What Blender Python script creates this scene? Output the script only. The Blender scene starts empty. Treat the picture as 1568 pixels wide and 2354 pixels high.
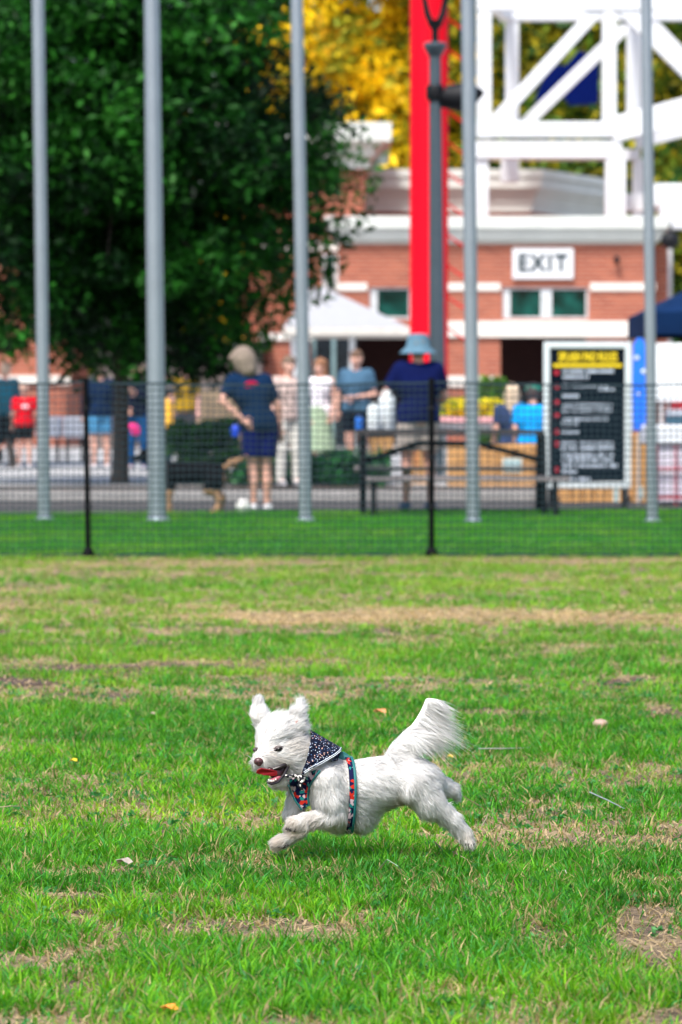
import bpy, math, random
import numpy as np
from mathutils import Vector, Matrix
from mathutils.bvhtree import BVHTree
from mathutils.geometry import tessellate_polygon

rng = np.random.default_rng(7)
random.seed(7)
SC = bpy.context.scene
COL = SC.collection

# ------------------------------------------------------------------ camera, world, sun, exposure
H = 1.09
FPX = 135.0 / 36.0 * 2353.0
PITCH = math.atan((1176.5 - 929.0) / FPX)
cam = bpy.data.cameras.new('camera')
cam.sensor_fit = 'VERTICAL'; cam.sensor_height = 36.0; cam.lens = 135.0
cam.clip_start = 0.1; cam.clip_end = 3000
cam.dof.use_dof = True; cam.dof.focus_distance = 9.05; cam.dof.aperture_fstop = 7.0
camo = bpy.data.objects.new('camera', cam); COL.objects.link(camo)
camo.location = (0, 0, H); camo.rotation_euler = (math.radians(90) - PITCH, 0, 0)
SC.camera = camo

SUN_EL, SUN_AZ = math.radians(58), math.radians(205)     # high, behind the camera's left
w = bpy.data.worlds.new('World'); SC.world = w; w.use_nodes = True
nt = w.node_tree; bg = nt.nodes['Background']
sk = nt.nodes.new('ShaderNodeTexSky'); sk.sky_type = 'NISHITA'; sk.sun_disc = False
sk.sun_elevation = SUN_EL; sk.sun_rotation = SUN_AZ; sk.dust_density = 3.0; sk.ozone_density = 1.0; sk.air_density = 1.0
nt.links.new(sk.outputs[0], bg.inputs[0]); bg.inputs[1].default_value = 0.115
sl = bpy.data.lights.new('sun', 'SUN'); sl.energy = 2.4; sl.angle = math.radians(11); sl.color = (1, 0.965, 0.91)
so = bpy.data.objects.new('sun', sl); COL.objects.link(so)
sd = Vector((math.sin(SUN_AZ) * math.cos(SUN_EL), math.cos(SUN_AZ) * math.cos(SUN_EL), math.sin(SUN_EL)))
so.rotation_euler = sd.to_track_quat('Z', 'Y').to_euler()
so.location = (0, 0, 30)
SC.view_settings.view_transform = 'Standard'; SC.view_settings.look = 'None'
SC.view_settings.exposure = 1.18; SC.view_settings.gamma = 1.0
SC.cycles.max_bounces = 10; SC.cycles.diffuse_bounces = 7; SC.cycles.transmission_bounces = 8; SC.cycles.transparent_max_bounces = 8
SC.cycles.use_denoising = True

# ------------------------------------------------------------------ helpers
cp, sp = math.cos(PITCH), math.sin(PITCH)
def at(px, py, Y):
    u = (px - 784.0) / FPX; v = (1176.5 - py) / FPX
    t = Y / (cp + v * sp)
    return Vector((t * u, Y, H + t * (-sp + v * cp)))
def gY(py, z=0.0):                       # distance of a ground point seen at this height of the photo
    lo, hi = 1.0, 3000.0
    for _ in range(60):
        m = (lo + hi) / 2
        if at(784, py, m).z > z: lo = m
        else: hi = m
    return lo
def gp(px, py, z=0.0):
    Y = gY(py, z); return at(px, py, Y)

def tag(o, label=None, cat=None, group=None, kind=None):
    if label: o['label'] = label
    if cat: o['category'] = cat
    if group: o['group'] = group
    if kind: o['kind'] = kind
    return o
def empty(name, loc, label=None, cat=None, group=None):
    o = bpy.data.objects.new(name, None); COL.objects.link(o); o.location = loc
    o.empty_display_size = 0.1
    return tag(o, label, cat, group)
def wloc(o):
    v = Vector(o.location)
    return v + wloc(o.parent) if o.parent else v

MATS = {}
def mat(name, col, rough=0.6, metal=0.0, var=0.12, scale=6.0, bump=0.0, bscale=60.0, spec=0.5, sheen=0.0, trans=0.0):
    if name in MATS: return MATS[name]
    m = bpy.data.materials.new(name); m.use_nodes = True; n = m.node_tree; b = n.nodes['Principled BSDF']
    b.inputs['Roughness'].default_value = rough; b.inputs['Metallic'].default_value = metal
    b.inputs['Specular IOR Level'].default_value = spec
    if sheen: b.inputs['Sheen Weight'].default_value = sheen
    tc = n.nodes.new('ShaderNodeTexCoord')
    no = n.nodes.new('ShaderNodeTexNoise'); no.inputs['Scale'].default_value = scale; no.inputs['Detail'].default_value = 6
    n.links.new(tc.outputs['Object'], no.inputs['Vector'])
    rp = n.nodes.new('ShaderNodeValToRGB')
    rp.color_ramp.elements[0].position = 0.3; rp.color_ramp.elements[1].position = 0.7
    rp.color_ramp.elements[0].color = (*[c * (1 - var) for c in col], 1)
    rp.color_ramp.elements[1].color = (*[min(1, c * (1 + var)) for c in col], 1)
    n.links.new(no.outputs[0], rp.inputs[0]); n.links.new(rp.outputs[0], b.inputs['Base Color'])
    if bump:
        n2 = n.nodes.new('ShaderNodeTexNoise'); n2.inputs['Scale'].default_value = bscale; n2.inputs['Detail'].default_value = 5
        n.links.new(tc.outputs['Object'], n2.inputs['Vector'])
        bm = n.nodes.new('ShaderNodeBump'); bm.inputs['Strength'].default_value = bump
        n.links.new(n2.outputs[0], bm.inputs['Height']); n.links.new(bm.outputs[0], b.inputs['Normal'])
    MATS[name] = m; return m

def attr_mat(name, rough=0.5, transl=0.35, spec=0.3, gain=(1, 1, 1)):
    if name in MATS: return MATS[name]
    m = bpy.data.materials.new(name); m.use_nodes = True; n = m.node_tree; b = n.nodes['Principled BSDF']
    a = n.nodes.new('ShaderNodeAttribute'); a.attribute_name = 'Col'
    n.links.new(a.outputs['Color'], b.inputs['Base Color'])
    b.inputs['Roughness'].default_value = rough; b.inputs['Specular IOR Level'].default_value = spec
    t = n.nodes.new('ShaderNodeBsdfTranslucent')
    mm = n.nodes.new('ShaderNodeMix'); mm.data_type = 'RGBA'; mm.blend_type = 'MULTIPLY'; mm.inputs[0].default_value = 1
    n.links.new(a.outputs['Color'], mm.inputs[6]); mm.inputs[7].default_value = (*gain, 1)
    n.links.new(mm.outputs[2], t.inputs['Color'])
    mx = n.nodes.new('ShaderNodeMixShader'); mx.inputs[0].default_value = transl
    n.links.new(b.outputs[0], mx.inputs[1]); n.links.new(t.outputs[0], mx.inputs[2])
    n.links.new(mx.outputs[0], n.nodes['Material Output'].inputs['Surface'])
    MATS[name] = m; return m

def np_mesh(name, V, F, m, parent=None, cols=None, smooth=False, normals=None):
    """V (n,3) world, F (m,k)"""
    V = np.asarray(V, np.float32); F = np.asarray(F, np.int32)
    if parent is not None: V = V - np.array(wloc(parent), np.float32)
    me = bpy.data.meshes.new(name); k = F.shape[1]
    me.vertices.add(len(V)); me.vertices.foreach_set('co', V.ravel())
    me.loops.add(F.size); me.loops.foreach_set('vertex_index', F.ravel())
    me.polygons.add(len(F)); me.polygons.foreach_set('loop_start', np.arange(0, F.size, k, dtype=np.int32))
    me.polygons.foreach_set('loop_total', np.full(len(F), k, np.int32))
    me.update(calc_edges=True)
    if smooth: me.polygons.foreach_set('use_smooth', np.ones(len(F), bool))
    if cols is not None:
        ca = me.color_attributes.new('Col', 'FLOAT_COLOR', 'POINT')
        c4 = np.ones((len(V), 4), np.float32); c4[:, :3] = cols; ca.data.foreach_set('color', c4.ravel())
    if normals is not None:
        me.normals_split_custom_set_from_vertices(normals.tolist())
    for mm in (m if isinstance(m, (list, tuple)) else [m]): me.materials.append(mm)
    o = bpy.data.objects.new(name, me); COL.objects.link(o)
    if parent is not None: o.parent = parent
    return o

class MB:
    def __init__(s): s.v = []; s.f = []; s.mi = []; s.m = 0
    def add(s, vs, fs):
        b = len(s.v); s.v += [tuple(v) for v in vs]; s.f += [tuple(b + i for i in f) for f in fs]; s.mi += [s.m] * len(fs); return s
    def box(s, x0, x1, y0, y1, z0, z1):
        return s.add([(x0,y0,z0),(x1,y0,z0),(x1,y1,z0),(x0,y1,z0),(x0,y0,z1),(x1,y0,z1),(x1,y1,z1),(x0,y1,z1)],
                     [(0,3,2,1),(4,5,6,7),(0,1,5,4),(1,2,6,5),(2,3,7,6),(3,0,4,7)])
    def bar(s, p, q, w, h=None, up=(0,0,1)):
        p = Vector(p); q = Vector(q); h = h or w; d = (q - p).normalized(); u = Vector(up)
        if abs(d.dot(u)) > .98: u = Vector((0,1,0))
        r = d.cross(u).normalized(); u = r.cross(d).normalized(); r *= w / 2; u *= h / 2
        c = [p-r-u, p+r-u, p+r+u, p-r+u, q-r-u, q+r-u, q+r+u, q-r+u]
        return s.add(c, [(0,1,2,3),(7,6,5,4),(4,5,1,0),(5,6,2,1),(6,7,3,2),(7,4,0,3)])
    def tube(s, pts, rs, n=12):
        pts = [Vector(p) for p in pts]; rs = rs if isinstance(rs, (list, tuple)) else [rs] * len(pts)
        b = len(s.v); ref = None
        for i, p in enumerate(pts):
            d = (pts[min(i+1, len(pts)-1)] - pts[max(i-1, 0)]).normalized()
            if ref is None: ref = Vector((1,0,0)) if abs(d.x) < .8 else Vector((0,1,0))
            a = d.cross(ref).normalized(); c = a.cross(d).normalized(); ref = c
            for k in range(n):
                t = 2*math.pi*k/n; s.v.append(tuple(p + (c*math.cos(t) + a*math.sin(t)) * rs[i]))
        for i in range(len(pts)-1):
            for k in range(n):
                s.f.append((b+i*n+k, b+(i+1)*n+k, b+(i+1)*n+(k+1)%n, b+i*n+(k+1)%n)); s.mi.append(s.m)
        s.f.append(tuple(b+k for k in range(n))); s.mi.append(s.m)
        s.f.append(tuple(b+(len(pts)-1)*n+k for k in reversed(range(n)))); s.mi.append(s.m)
        return s
    def lathe(s, c, prof, n=24):
        return s.tube([(c[0], c[1], c[2]+z) for r, z in prof], [max(r, 1e-4) for r, z in prof], n)
    def ell(s, c, r, n=12, R=None):
        b = len(s.v); R = R or Matrix.Identity(3)
        for i in range(n+1):
            ph = math.pi*i/n
            for k in range(2*n):
                t = math.pi*k/n
                s.v.append(tuple(Vector(c) + R @ Vector((r[0]*math.sin(ph)*math.cos(t), r[1]*math.sin(ph)*math.sin(t), r[2]*math.cos(ph)))))
        for i in range(n):
            for k in range(2*n):
                s.f.append((b+i*2*n+k, b+(i+1)*2*n+k, b+(i+1)*2*n+(k+1)%(2*n), b+i*2*n+(k+1)%(2*n))); s.mi.append(s.m)
        return s
    def prism(s, poly, d):                # convex-ish 3-D polygon extruded by vector d
        n = len(poly); poly = [Vector(p) for p in poly]; d = Vector(d)
        tris = tessellate_polygon([poly])
        fs = [tuple(t) for t in tris] + [tuple(n + i for i in reversed(t)) for t in tris]
        fs += [(i, (i+1) % n, n+(i+1) % n, n+i) for i in range(n)]
        return s.add(poly + [p + d for p in poly], fs)
    def build(s, name, m, parent=None, smooth=False, bevel=0.0, fix=True):
        me = bpy.data.meshes.new(name); off = wloc(parent) if parent else Vector((0,0,0))
        me.from_pydata([tuple(Vector(v) - off) for v in s.v], [], s.f)
        for mm in (m if isinstance(m, (list, tuple)) else [m]): me.materials.append(mm)
        me.polygons.foreach_set('material_index', s.mi)
        if fix:
            import bmesh
            bm = bmesh.new(); bm.from_mesh(me); bmesh.ops.recalc_face_normals(bm, faces=bm.faces[:]); bm.to_mesh(me); bm.free()
        if smooth:
            me.polygons.foreach_set('use_smooth', [True]*len(me.polygons))
            try: me.set_sharp_from_angle(angle=math.radians(40))
            except Exception: pass
        me.update()
        o = bpy.data.objects.new(name, me); COL.objects.link(o)
        if parent: o.parent = parent
        if bevel:
            b = o.modifiers.new('bevel', 'BEVEL'); b.width = bevel; b.segments = 2; b.limit_method = 'ANGLE'
        return o

# ---- signed distance blobs -> surface nets
def sdf_eval(prims, P):
    """prims: (p0,r0,p1,r1,k[,scale_y]) ; returns smooth union"""
    F = None
    for pr in prims:
        a = np.array(pr[0]); b = np.array(pr[2]); r0, r1, k = pr[1], pr[3], pr[4]
        q = P - a; ba = b - a; l = ba @ ba
        t = np.clip((q @ ba) / l, 0, 1) if l > 1e-12 else np.zeros(len(P))
        dv = q - t[:, None] * ba
        if len(pr) > 5: dv = dv / np.array(pr[5])
        d = np.sqrt((dv * dv).sum(1)) - (r0 + (r1 - r0) * t)
        if len(pr) > 5: d = d * min(1.0, min(pr[5]))
        if F is None: F = d
        else:
            h = np.clip(k - np.abs(F - d), 0, None) / k
            F = np.minimum(F, d) - h * h * k * 0.25
    return F
def surfnet(prims, h, cut=None, zmin=None):
    pts = np.array([p for pr in prims for p in (pr[0], pr[2])]); R = max(max(pr[1], pr[3]) for pr in prims) * 1.6 + 3*h
    lo = pts.min(0) - R; hi = pts.max(0) + R
    n = np.ceil((hi - lo) / h).astype(int) + 1
    ax = [lo[i] + h*np.arange(n[i]) for i in range(3)]
    G = np.stack(np.meshgrid(*ax, indexing='ij'), -1).reshape(-1, 3)
    F = sdf_eval(prims, G)
    if cut is not None:
        c = sdf_eval(cut, G); F = np.maximum(F, -c)
    if zmin is not None: F = np.maximum(F, zmin - G[:,2])
    F = F.reshape(n); S = F < 0
    ncell = n - 1
    cnt = np.zeros(ncell); pos = np.zeros((*ncell, 3))
    def sub(A, o): return A[o[0]:o[0]+ncell[0], o[1]:o[1]+ncell[1], o[2]:o[2]+ncell[2]]
    for axis in range(3):
        oth = [i for i in range(3) if i != axis]
        for da in (0, 1):
            for db in (0, 1):
                o = [0,0,0]; o[oth[0]] = da; o[oth[1]] = db; o2 = list(o); o2[axis] = 1
                fa, fb = sub(F, o), sub(F, o2); m = (fa < 0) != (fb < 0)
                den = fa - fb
                t = np.where(m, fa / np.where(np.abs(den) < 1e-12, 1e-12, den), 0)
                cnt += m
                pos[..., axis] += m * t
                pos[..., oth[0]] += m * da; pos[..., oth[1]] += m * db
    M = cnt > 0; idx = -np.ones(ncell, int); idx[M] = np.arange(M.sum())
    ijk = np.argwhere(M); V = lo + h * (ijk + pos[M] / cnt[M][:, None])
    faces = []
    for axis in range(3):
        a, b = [(1,2),(2,0),(0,1)][axis]
        o2 = [0,0,0]; o2[axis] = 1
        A = S[:n[0]-o2[0], :n[1]-o2[1], :n[2]-o2[2]]; B = S[o2[0]:, o2[1]:, o2[2]:]
        e = np.argwhere(A != B); e = e[(e[:, a] > 0) & (e[:, b] > 0) & (e[:, a] < ncell[a]) & (e[:, b] < ncell[b])]
        def c(da, db):
            x = e.copy(); x[:, a] += da; x[:, b] += db; return idx[x[:, 0], x[:, 1], x[:, 2]]
        q = np.stack([c(-1,-1), c(0,-1), c(0,0), c(-1,0)], 1)
        fl = ~A[e[:, 0], e[:, 1], e[:, 2]]
        q[fl] = q[fl][:, ::-1]; faces.append(q)
    Fc = np.concatenate(faces); Fc = Fc[(Fc >= 0).all(1)]
    return V, Fc
def blob(name, prims, h, m, parent=None, cut=None, zmin=None):
    V, Fc = surfnet(prims, h, cut, zmin)
    return np_mesh(name, V, Fc, m, parent, smooth=True)

def vnoise(x, y, s, seed=0):
    """value noise 0..1"""
    r = np.random.default_rng(seed).random((257, 257)); x = np.asarray(x) / s + 1000.3; y = np.asarray(y) / s + 1000.7
    xi = np.floor(x).astype(int); yi = np.floor(y).astype(int); fx = x - xi; fy = y - yi
    fx = fx*fx*(3-2*fx); fy = fy*fy*(3-2*fy); xi %= 256; yi %= 256
    return (r[xi, yi]*(1-fx) + r[xi+1, yi]*fx)*(1-fy) + (r[xi, yi+1]*(1-fx) + r[xi+1, yi+1]*fx)*fy

# ------------------------------------------------------------------ shared materials
brick = bpy.data.materials.new('brick'); brick.use_nodes = True
n = brick.node_tree; b = n.nodes['Principled BSDF']; b.inputs['Roughness'].default_value = .85
tc = n.nodes.new('ShaderNodeTexCoord'); sx = n.nodes.new('ShaderNodeSeparateXYZ'); cx_ = n.nodes.new('ShaderNodeCombineXYZ')
ad = n.nodes.new('ShaderNodeMath'); ad.operation = 'ADD'
n.links.new(tc.outputs['Object'], sx.inputs[0]); n.links.new(sx.outputs[0], ad.inputs[0]); n.links.new(sx.outputs[1], ad.inputs[1])
n.links.new(ad.outputs[0], cx_.inputs[0]); n.links.new(sx.outputs[2], cx_.inputs[1])
bt = n.nodes.new('ShaderNodeTexBrick'); n.links.new(cx_.outputs[0], bt.inputs[0])
bt.inputs['Scale'].default_value = 1.0; bt.inputs['Brick Width'].default_value = .3; bt.inputs['Row Height'].default_value = .1
bt.inputs['Mortar Size'].default_value = .012; bt.inputs['Mortar Smooth'].default_value = .2
bt.inputs['Color1'].default_value = (.37, .098, .052, 1); bt.inputs['Color2'].default_value = (.26, .060, .034, 1)
bt.inputs['Mortar'].default_value = (.36, .19, .13, 1)
n.links.new(bt.outputs[0], b.inputs['Base Color'])
MATS['brick'] = brick
M_STONE = mat('cast_stone', (.60, .62, .58), .8, var=.06, scale=2)
M_TRIM = mat('cream_trim', (.70, .66, .60), .75, var=.06, scale=3)
M_GLASS = mat('window_glass', (.004, .05, .04), .12, var=.95, scale=2.2, spec=.25)  # mottled teal green paints tree reflections into the panes
M_DARK = mat('dark_interior', (.012, .008, .008), .9)
M_FRAME = mat('window_frame_paint', (.55, .57, .58), .5)
M_WSTEEL = mat('white_painted_steel', (.66,.68,.70), .45, var=.03)
M_POLE = mat('brushed_aluminium', (.33, .37, .42), .38, metal=.7, var=.08, scale=3)
M_BLACK = mat('black_metal', (.005, .006, .009), .6, spec=.25)
M_NET = mat('black_plastic_net', (.013, .032, .042), .6, spec=.3)  # blue-green tint paints reflected sky onto the black plastic
M_RED = mat('red_paint', (.72, .001, .014), .6, var=.05, spec=.12)
M_SKIN = mat('skin', (.60, .32, .24), .6, var=.06)
M_NAVY = mat('navy_cloth', (.012, .03, .14), .85)

# ------------------------------------------------------------------ ground
def ground_mat():
    m = bpy.data.materials.new('soil_and_thatch'); m.use_nodes = True; n = m.node_tree; b = n.nodes['Principled BSDF']
    b.inputs['Roughness'].default_value = .95; b.inputs['Specular IOR Level'].default_value = .1
    tc = n.nodes.new('ShaderNodeTexCoord')
    def noise(s, d=6):
        x = n.nodes.new('ShaderNodeTexNoise'); x.inputs['Scale'].default_value = s; x.inputs['Detail'].default_value = d
        n.links.new(tc.outputs['Object'], x.inputs['Vector']); return x
    a = noise(2.2); r1 = n.nodes.new('ShaderNodeValToRGB'); e = r1.color_ramp.elements
    e[0].position = .38; e[0].color = (.115, .088, .072, 1); e[1].position = .62; e[1].color = (.33, .255, .165, 1)
    n.links.new(a.outputs[0], r1.inputs[0])
    c = noise(55); r2 = n.nodes.new('ShaderNodeValToRGB'); e = r2.color_ramp.elements
    e[0].position = .4; e[0].color = (.55, .55, .55, 1); e[1].position = .68; e[1].color = (1.5, 1.45, 1.3, 1)
    n.links.new(c.outputs[0], r2.inputs[0])
    mx = n.nodes.new('ShaderNodeMix'); mx.data_type = 'RGBA'; mx.blend_type = 'MULTIPLY'; mx.inputs[0].default_value = 1
    n.links.new(r1.outputs[0], mx.inputs[6]); n.links.new(r2.outputs[0], mx.inputs[7]); n.links.new(mx.outputs[2], b.inputs['Base Color'])
    bm = n.nodes.new('ShaderNodeBump'); bm.inputs['Strength'].default_value = .9; bm.inputs['Distance'].default_value = .02
    n.links.new(c.outputs[0], bm.inputs['Height']); n.links.new(bm.outputs[0], b.inputs['Normal'])
    return m
g = MB().add([(-900,-300,0),(900,-300,0),(900,1600,0),(-900,1600,0)], [(0,1,2,3)]).build('ground', ground_mat(), fix=False)
tag(g, 'brown soil under the patchy lawn', 'ground', kind='structure')
# turf sheet behind the fence
eL, eR = gY(1182), gY(1172)
YF = gY(1281)
XL, XR = -14.0, 14.0
sl_ = (eR - eL) / (at(1568,1172,eR).x - at(0,1182,eL).x)
def edge(x): return eL + sl_ * (x - at(0,1182,eL).x)
m_turf = mat('turf', (.035, .13, .015), .9, var=.35, scale=9)
tag(MB().add([(XL,YF+.05,.004),(XR,YF+.05,.004),(XR,edge(XR),.004),(XL,edge(XL),.004)], [(0,1,2,3)]).build('lawn', m_turf, fix=False),
    'even mown green lawn behind the net fence', 'lawn', kind='structure')
YK = gY(1151)
m_asph = mat('dark_paving', (.050, .045, .044), .9, var=.3, scale=14, bump=.3)
tag(MB().add([(-40,edge(-40)if False else edge(XL),.006),(XL,edge(XL),.006),(XR,edge(XR),.006),(40,edge(XR),.006),(40,YK,.006),(-40,YK,.006)], [(0,1,2,3,4,5)]).build('path', m_asph, fix=False),
    'dark asphalt path between lawn and kerb', 'path', kind='structure')
m_conc = mat('concrete', (.30, .29, .28), .85, var=.12, scale=5, bump=.2)
m_mulch = mat('mulch', (.05, .035, .028), .95, var=.5, scale=25, bump=.5)
tag(MB().box(-40, 40, YK, YK+.18, 0, .108).build('kerb', m_conc, bevel=.012), 'pale concrete kerb behind the dark path', 'kerb', kind='structure')
YM = gY(1117, .1)
tag(MB().box(-40, 40, YK+.183, YM, .01, .1).build('planting_bed', m_mulch), 'dark mulch bed behind the kerb', 'planting bed', kind='structure')
tag(MB().box(-60, 60, YM+.003, 300, .005, .104).build('pavement', mat('pale_paving', (.36,.36,.36), .8, var=.1, scale=.8)),
    'pale grey paved plaza in front of the brick building', 'pavement', kind='structure')

# ------------------------------------------------------------------ grass
bare = [  # px, py, half width px, half height px, strength
 (880,1418,460,16,1.0),(1290,1424,300,10,.9),(600,1425,170,9,1.0),(1000,1408,200,14,.8),(150,1482,190,5,.7),(330,1538,330,10,1.15),(80,1563,100,8,1.0),
 (560,1572,110,6,.7),(1150,1636,130,13,1.2),(1440,1568,130,11,1.0),(1530,1640,60,20,1.0),(1280,1500,110,6,.6),(930,1478,110,5,.5),(500,1296,500,8,.8),
 (1380,1292,300,7,.9),(1300,1350,150,5,.5),(180,2063,130,20,1.25),(330,2060,200,14,.8),(860,2055,130,12,.8),(1460,2130,110,22,1.05),(1200,1890,160,9,.5),
 (1180,2120,80,9,.6),(1500,2310,100,30,1.0),(150,2150,60,24,.7),(760,2110,90,14,.55),(1070,1968,90,10,.8),(1140,2340,160,16,.7),(30,2260,80,14,.6),(1290,1860,90,12,.6),
 (980,2035,60,10,.7),(1440,2030,80,10,.7),(640,2230,100,14,.45),(80,1900,60,8,.4),(1350,2180,100,10,.5)]
BW = []
for px, py, hx, hy, s in bare:
    c = gp(px, py); s_ = FPX / c.y
    y1 = gY(py - hy*.9); y0 = gY(py + hy*.9 + (.022 if py > 1700 else .006)*s_)
    BW.append((c.x, (y0+y1)/2, hx/s_, (y1-y0)/2, s))
def bareness(x, y):
    v = np.zeros(len(x))
    wx = x + .25*(vnoise(x, y, .5, 3) - .5) + .08*(vnoise(x, y, .12, 4)-.5); wy = y + .7*(vnoise(x, y, .5, 5) - .5)
    for cx, cy, hx, hy, s in BW:
        d = ((wx-cx)/hx)**2 + ((wy-cy)/hy)**2
        v = np.maximum(v, s*np.clip(1.35 - d, 0, 1))
    nz = .5*vnoise(x, y, .55, 11) + .3*vnoise(x, y, .2, 12) + .2*vnoise(x, y, .08, 13)
    v = np.maximum(v, np.clip((nz - .505)*6.5, 0, .9)*np.clip(.45+1.1*vnoise(x, y, 2.3, 14), 0, 1)*(1 - .25*np.clip((np.array(y)-10)/4, 0, 1)))
    return v
def scatter(n, y0, y1, margin):
    y = np.sqrt(rng.random(n)*(y1**2 - y0**2) + y0**2)
    x = (rng.random(n)*2 - 1) * (.0889*y*1.06 + margin)
    return x, y
def blades(x, y, hgt, wid, lean, cols, z0=0.0, z_tip=None, la=None):
    n = len(x); a = rng.random(n)*2*math.pi; la = rng.random(n)*2*math.pi if la is None else la
    L = lean*hgt; dx, dy = np.cos(la)*L, np.sin(la)*L
    wx, wy = np.cos(a)*wid/2, np.sin(a)*wid/2
    V = np.zeros((n, 5, 3), np.float32); z = np.zeros(n)+z0
    V[:,0] = np.stack([x-wx, y-wy, z], 1); V[:,1] = np.stack([x+wx, y+wy, z], 1)
    hz = hgt*np.sqrt(np.clip(1 - .55*lean**2, .05, 1))
    V[:,2] = np.stack([x+.35*dx-wx*.8, y+.35*dy-wy*.8, z+.6*hz], 1); V[:,3] = np.stack([x+.35*dx+wx*.8, y+.35*dy+wy*.8, z+.6*hz], 1)
    V[:,4] = np.stack([x+dx, y+dy, z+(hz if z_tip is None else z_tip)], 1)
    b = np.arange(n)[:,None]*5
    F = np.concatenate([b+np.array([0,1,3]), b+np.array([0,3,2]), b+np.array([2,3,4])])
    C = np.repeat(cols[:,None,:], 5, 1)
    return V.reshape(-1,3), F, C.reshape(-1,3)
def gcols(x, y, n, lush=0.0, bareb=None):
    t = rng.random(n); big = vnoise(x, y, 1.1, 21); sm = vnoise(x, y, .25, 22)
    lightg = np.array([.275,.500,.016]); midg = np.array([.090,.340,.012]); deep = np.array([.022,.150,.010]); blue=np.array([.060,.29,.055])
    k = np.clip(.55*sm + .45*big + .4*(t-.5), 0, 1)[:,None]
    c = np.where(k < .5, deep + (midg-deep)*k*2, midg + (lightg-midg)*(k-.5)*2)
    bl = rng.random(n) < .16; c[bl] = blue
    c *= (.75 + .5*rng.random(n))[:,None]
    p = .10 if bareb is None else .10 + .35*np.clip(bareb, 0, 1)
    dead = rng.random(n) < p*(1-lush)
    c[dead] = np.array([.42,.33,.16]) * (.6+.7*rng.random(dead.sum()))[:,None]
    return c
parts = []; OUTER = False
def zone(n, y0, y1, margin, h, wd, lush=0.0):
    nt2 = n//14; tx, ty = scatter(nt2, y0, y1, margin)
    th_ = np.repeat(.55 + .9*rng.random(nt2)**1.6, 14); tk = np.repeat(rng.random(nt2), 14)
    la = rng.random(nt2*14)*2*math.pi; ro = .016*np.sqrt(rng.random(nt2*14))*(1 if y0 < 14 else 2.2)
    x = np.repeat(tx, 14) + ro*np.cos(la); y = np.repeat(ty, 14) + ro*np.sin(la); n = nt2*14
    la = la + .5*rng.normal(size=n)
    br = bareness(x, y)
    inner = np.abs(x) < .0889*y*1.06 + (.35 if y0 < 14 else .5)
    clump = vnoise(x, y, .07, 31)*.6 + vnoise(x, y, .25, 32)*.4
    keep = (rng.random(n) < np.clip(1.02 - 1.0*br, .03, 1)*(1 if lush > .5 else np.clip(.35 + 1.3*clump, 0, 1)))
    if OUTER: keep &= ~inner
    x, y, br, clump, th_, tk, la = x[keep], y[keep], br[keep], clump[keep], th_[keep], tk[keep], la[keep]; n = len(x)
    hh = h*th_*(.55 + .75*rng.random(n) + .6*(clump-.4))*(1-.5*np.clip(br,0,1))
    cc = gcols(x, y, n, lush, br)*(.72+.56*tk)[:,None]
    fy = (np.clip((y-13)/8, 0, 1)*(.05+.36*vnoise(x, y, 1.4, 91)))[:,None]; cc = cc*(1-fy) + np.array([.36,.45,.07])*fy
    parts.append(blades(x, y, hh, wd*(.7+.8*rng.random(n)), .25+.95*rng.random(n), cc, la=la))
zone(230000, 6.1, 9.5, .35, .034, .0036)
zone(200000, 9.5, 14, .4, .031, .0038)
zone(90000, 14, 18, .5, .030, .0046)
zone(115000, 18, YF+.1, .6, .029, .0060)
OUTER = True
zone(150000, 6.1, 16, 3.2, .034, .0075)
zone(120000, 16, YF+.1, 4.5, .034, .012)
# dead straw lying on the soil
def straw(n, y0, y1, wd, lo=.015, hi=.075):
    x, y = scatter(n, y0, y1, .4); br = bareness(x, y); k = rng.random(n) < .25 + .75*br; x, y = x[k], y[k]; m = len(x)
    c = np.array([.50,.38,.23]) * (.4+.9*rng.random(m))[:,None]
    V, F, C = blades(x, y, lo+(hi-lo)*rng.random(m)**2, wd*(.6+rng.random(m)), np.full(m, 1.0), c, .003)
    V = V.reshape(-1,5,3); V[:,2:4,2] = (.004+.010*rng.random(m))[:,None]; V[:,4,2] = .003+.016*rng.random(m)
    parts.append((V.reshape(-1,3), F, C))
straw(60000, 6.1, 14, .0030); straw(60000, 14, YF, .006, .02, .09)
_n = len(parts); straw(16000, gY(1438), gY(1392), .008, .04, .12)
_V, _F, _C = parts[_n]; parts[_n] = (_V, _F, np.clip(_C*1.25, 0, .8))
straw(3000, 6.1, 13, .0042, .04, .11)
def merge(parts):
    Vs, Fs, Cs, o = [], [], [], 0
    for V, F, C in parts: Vs.append(V); Fs.append(F+o); Cs.append(C); o += len(V)
    return np.concatenate(Vs), np.concatenate(Fs), np.concatenate(Cs)
m_wet = mat('damp_soil', (.075,.052,.045), .95, var=.45, scale=30, bump=.6, spec=.1)
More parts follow.
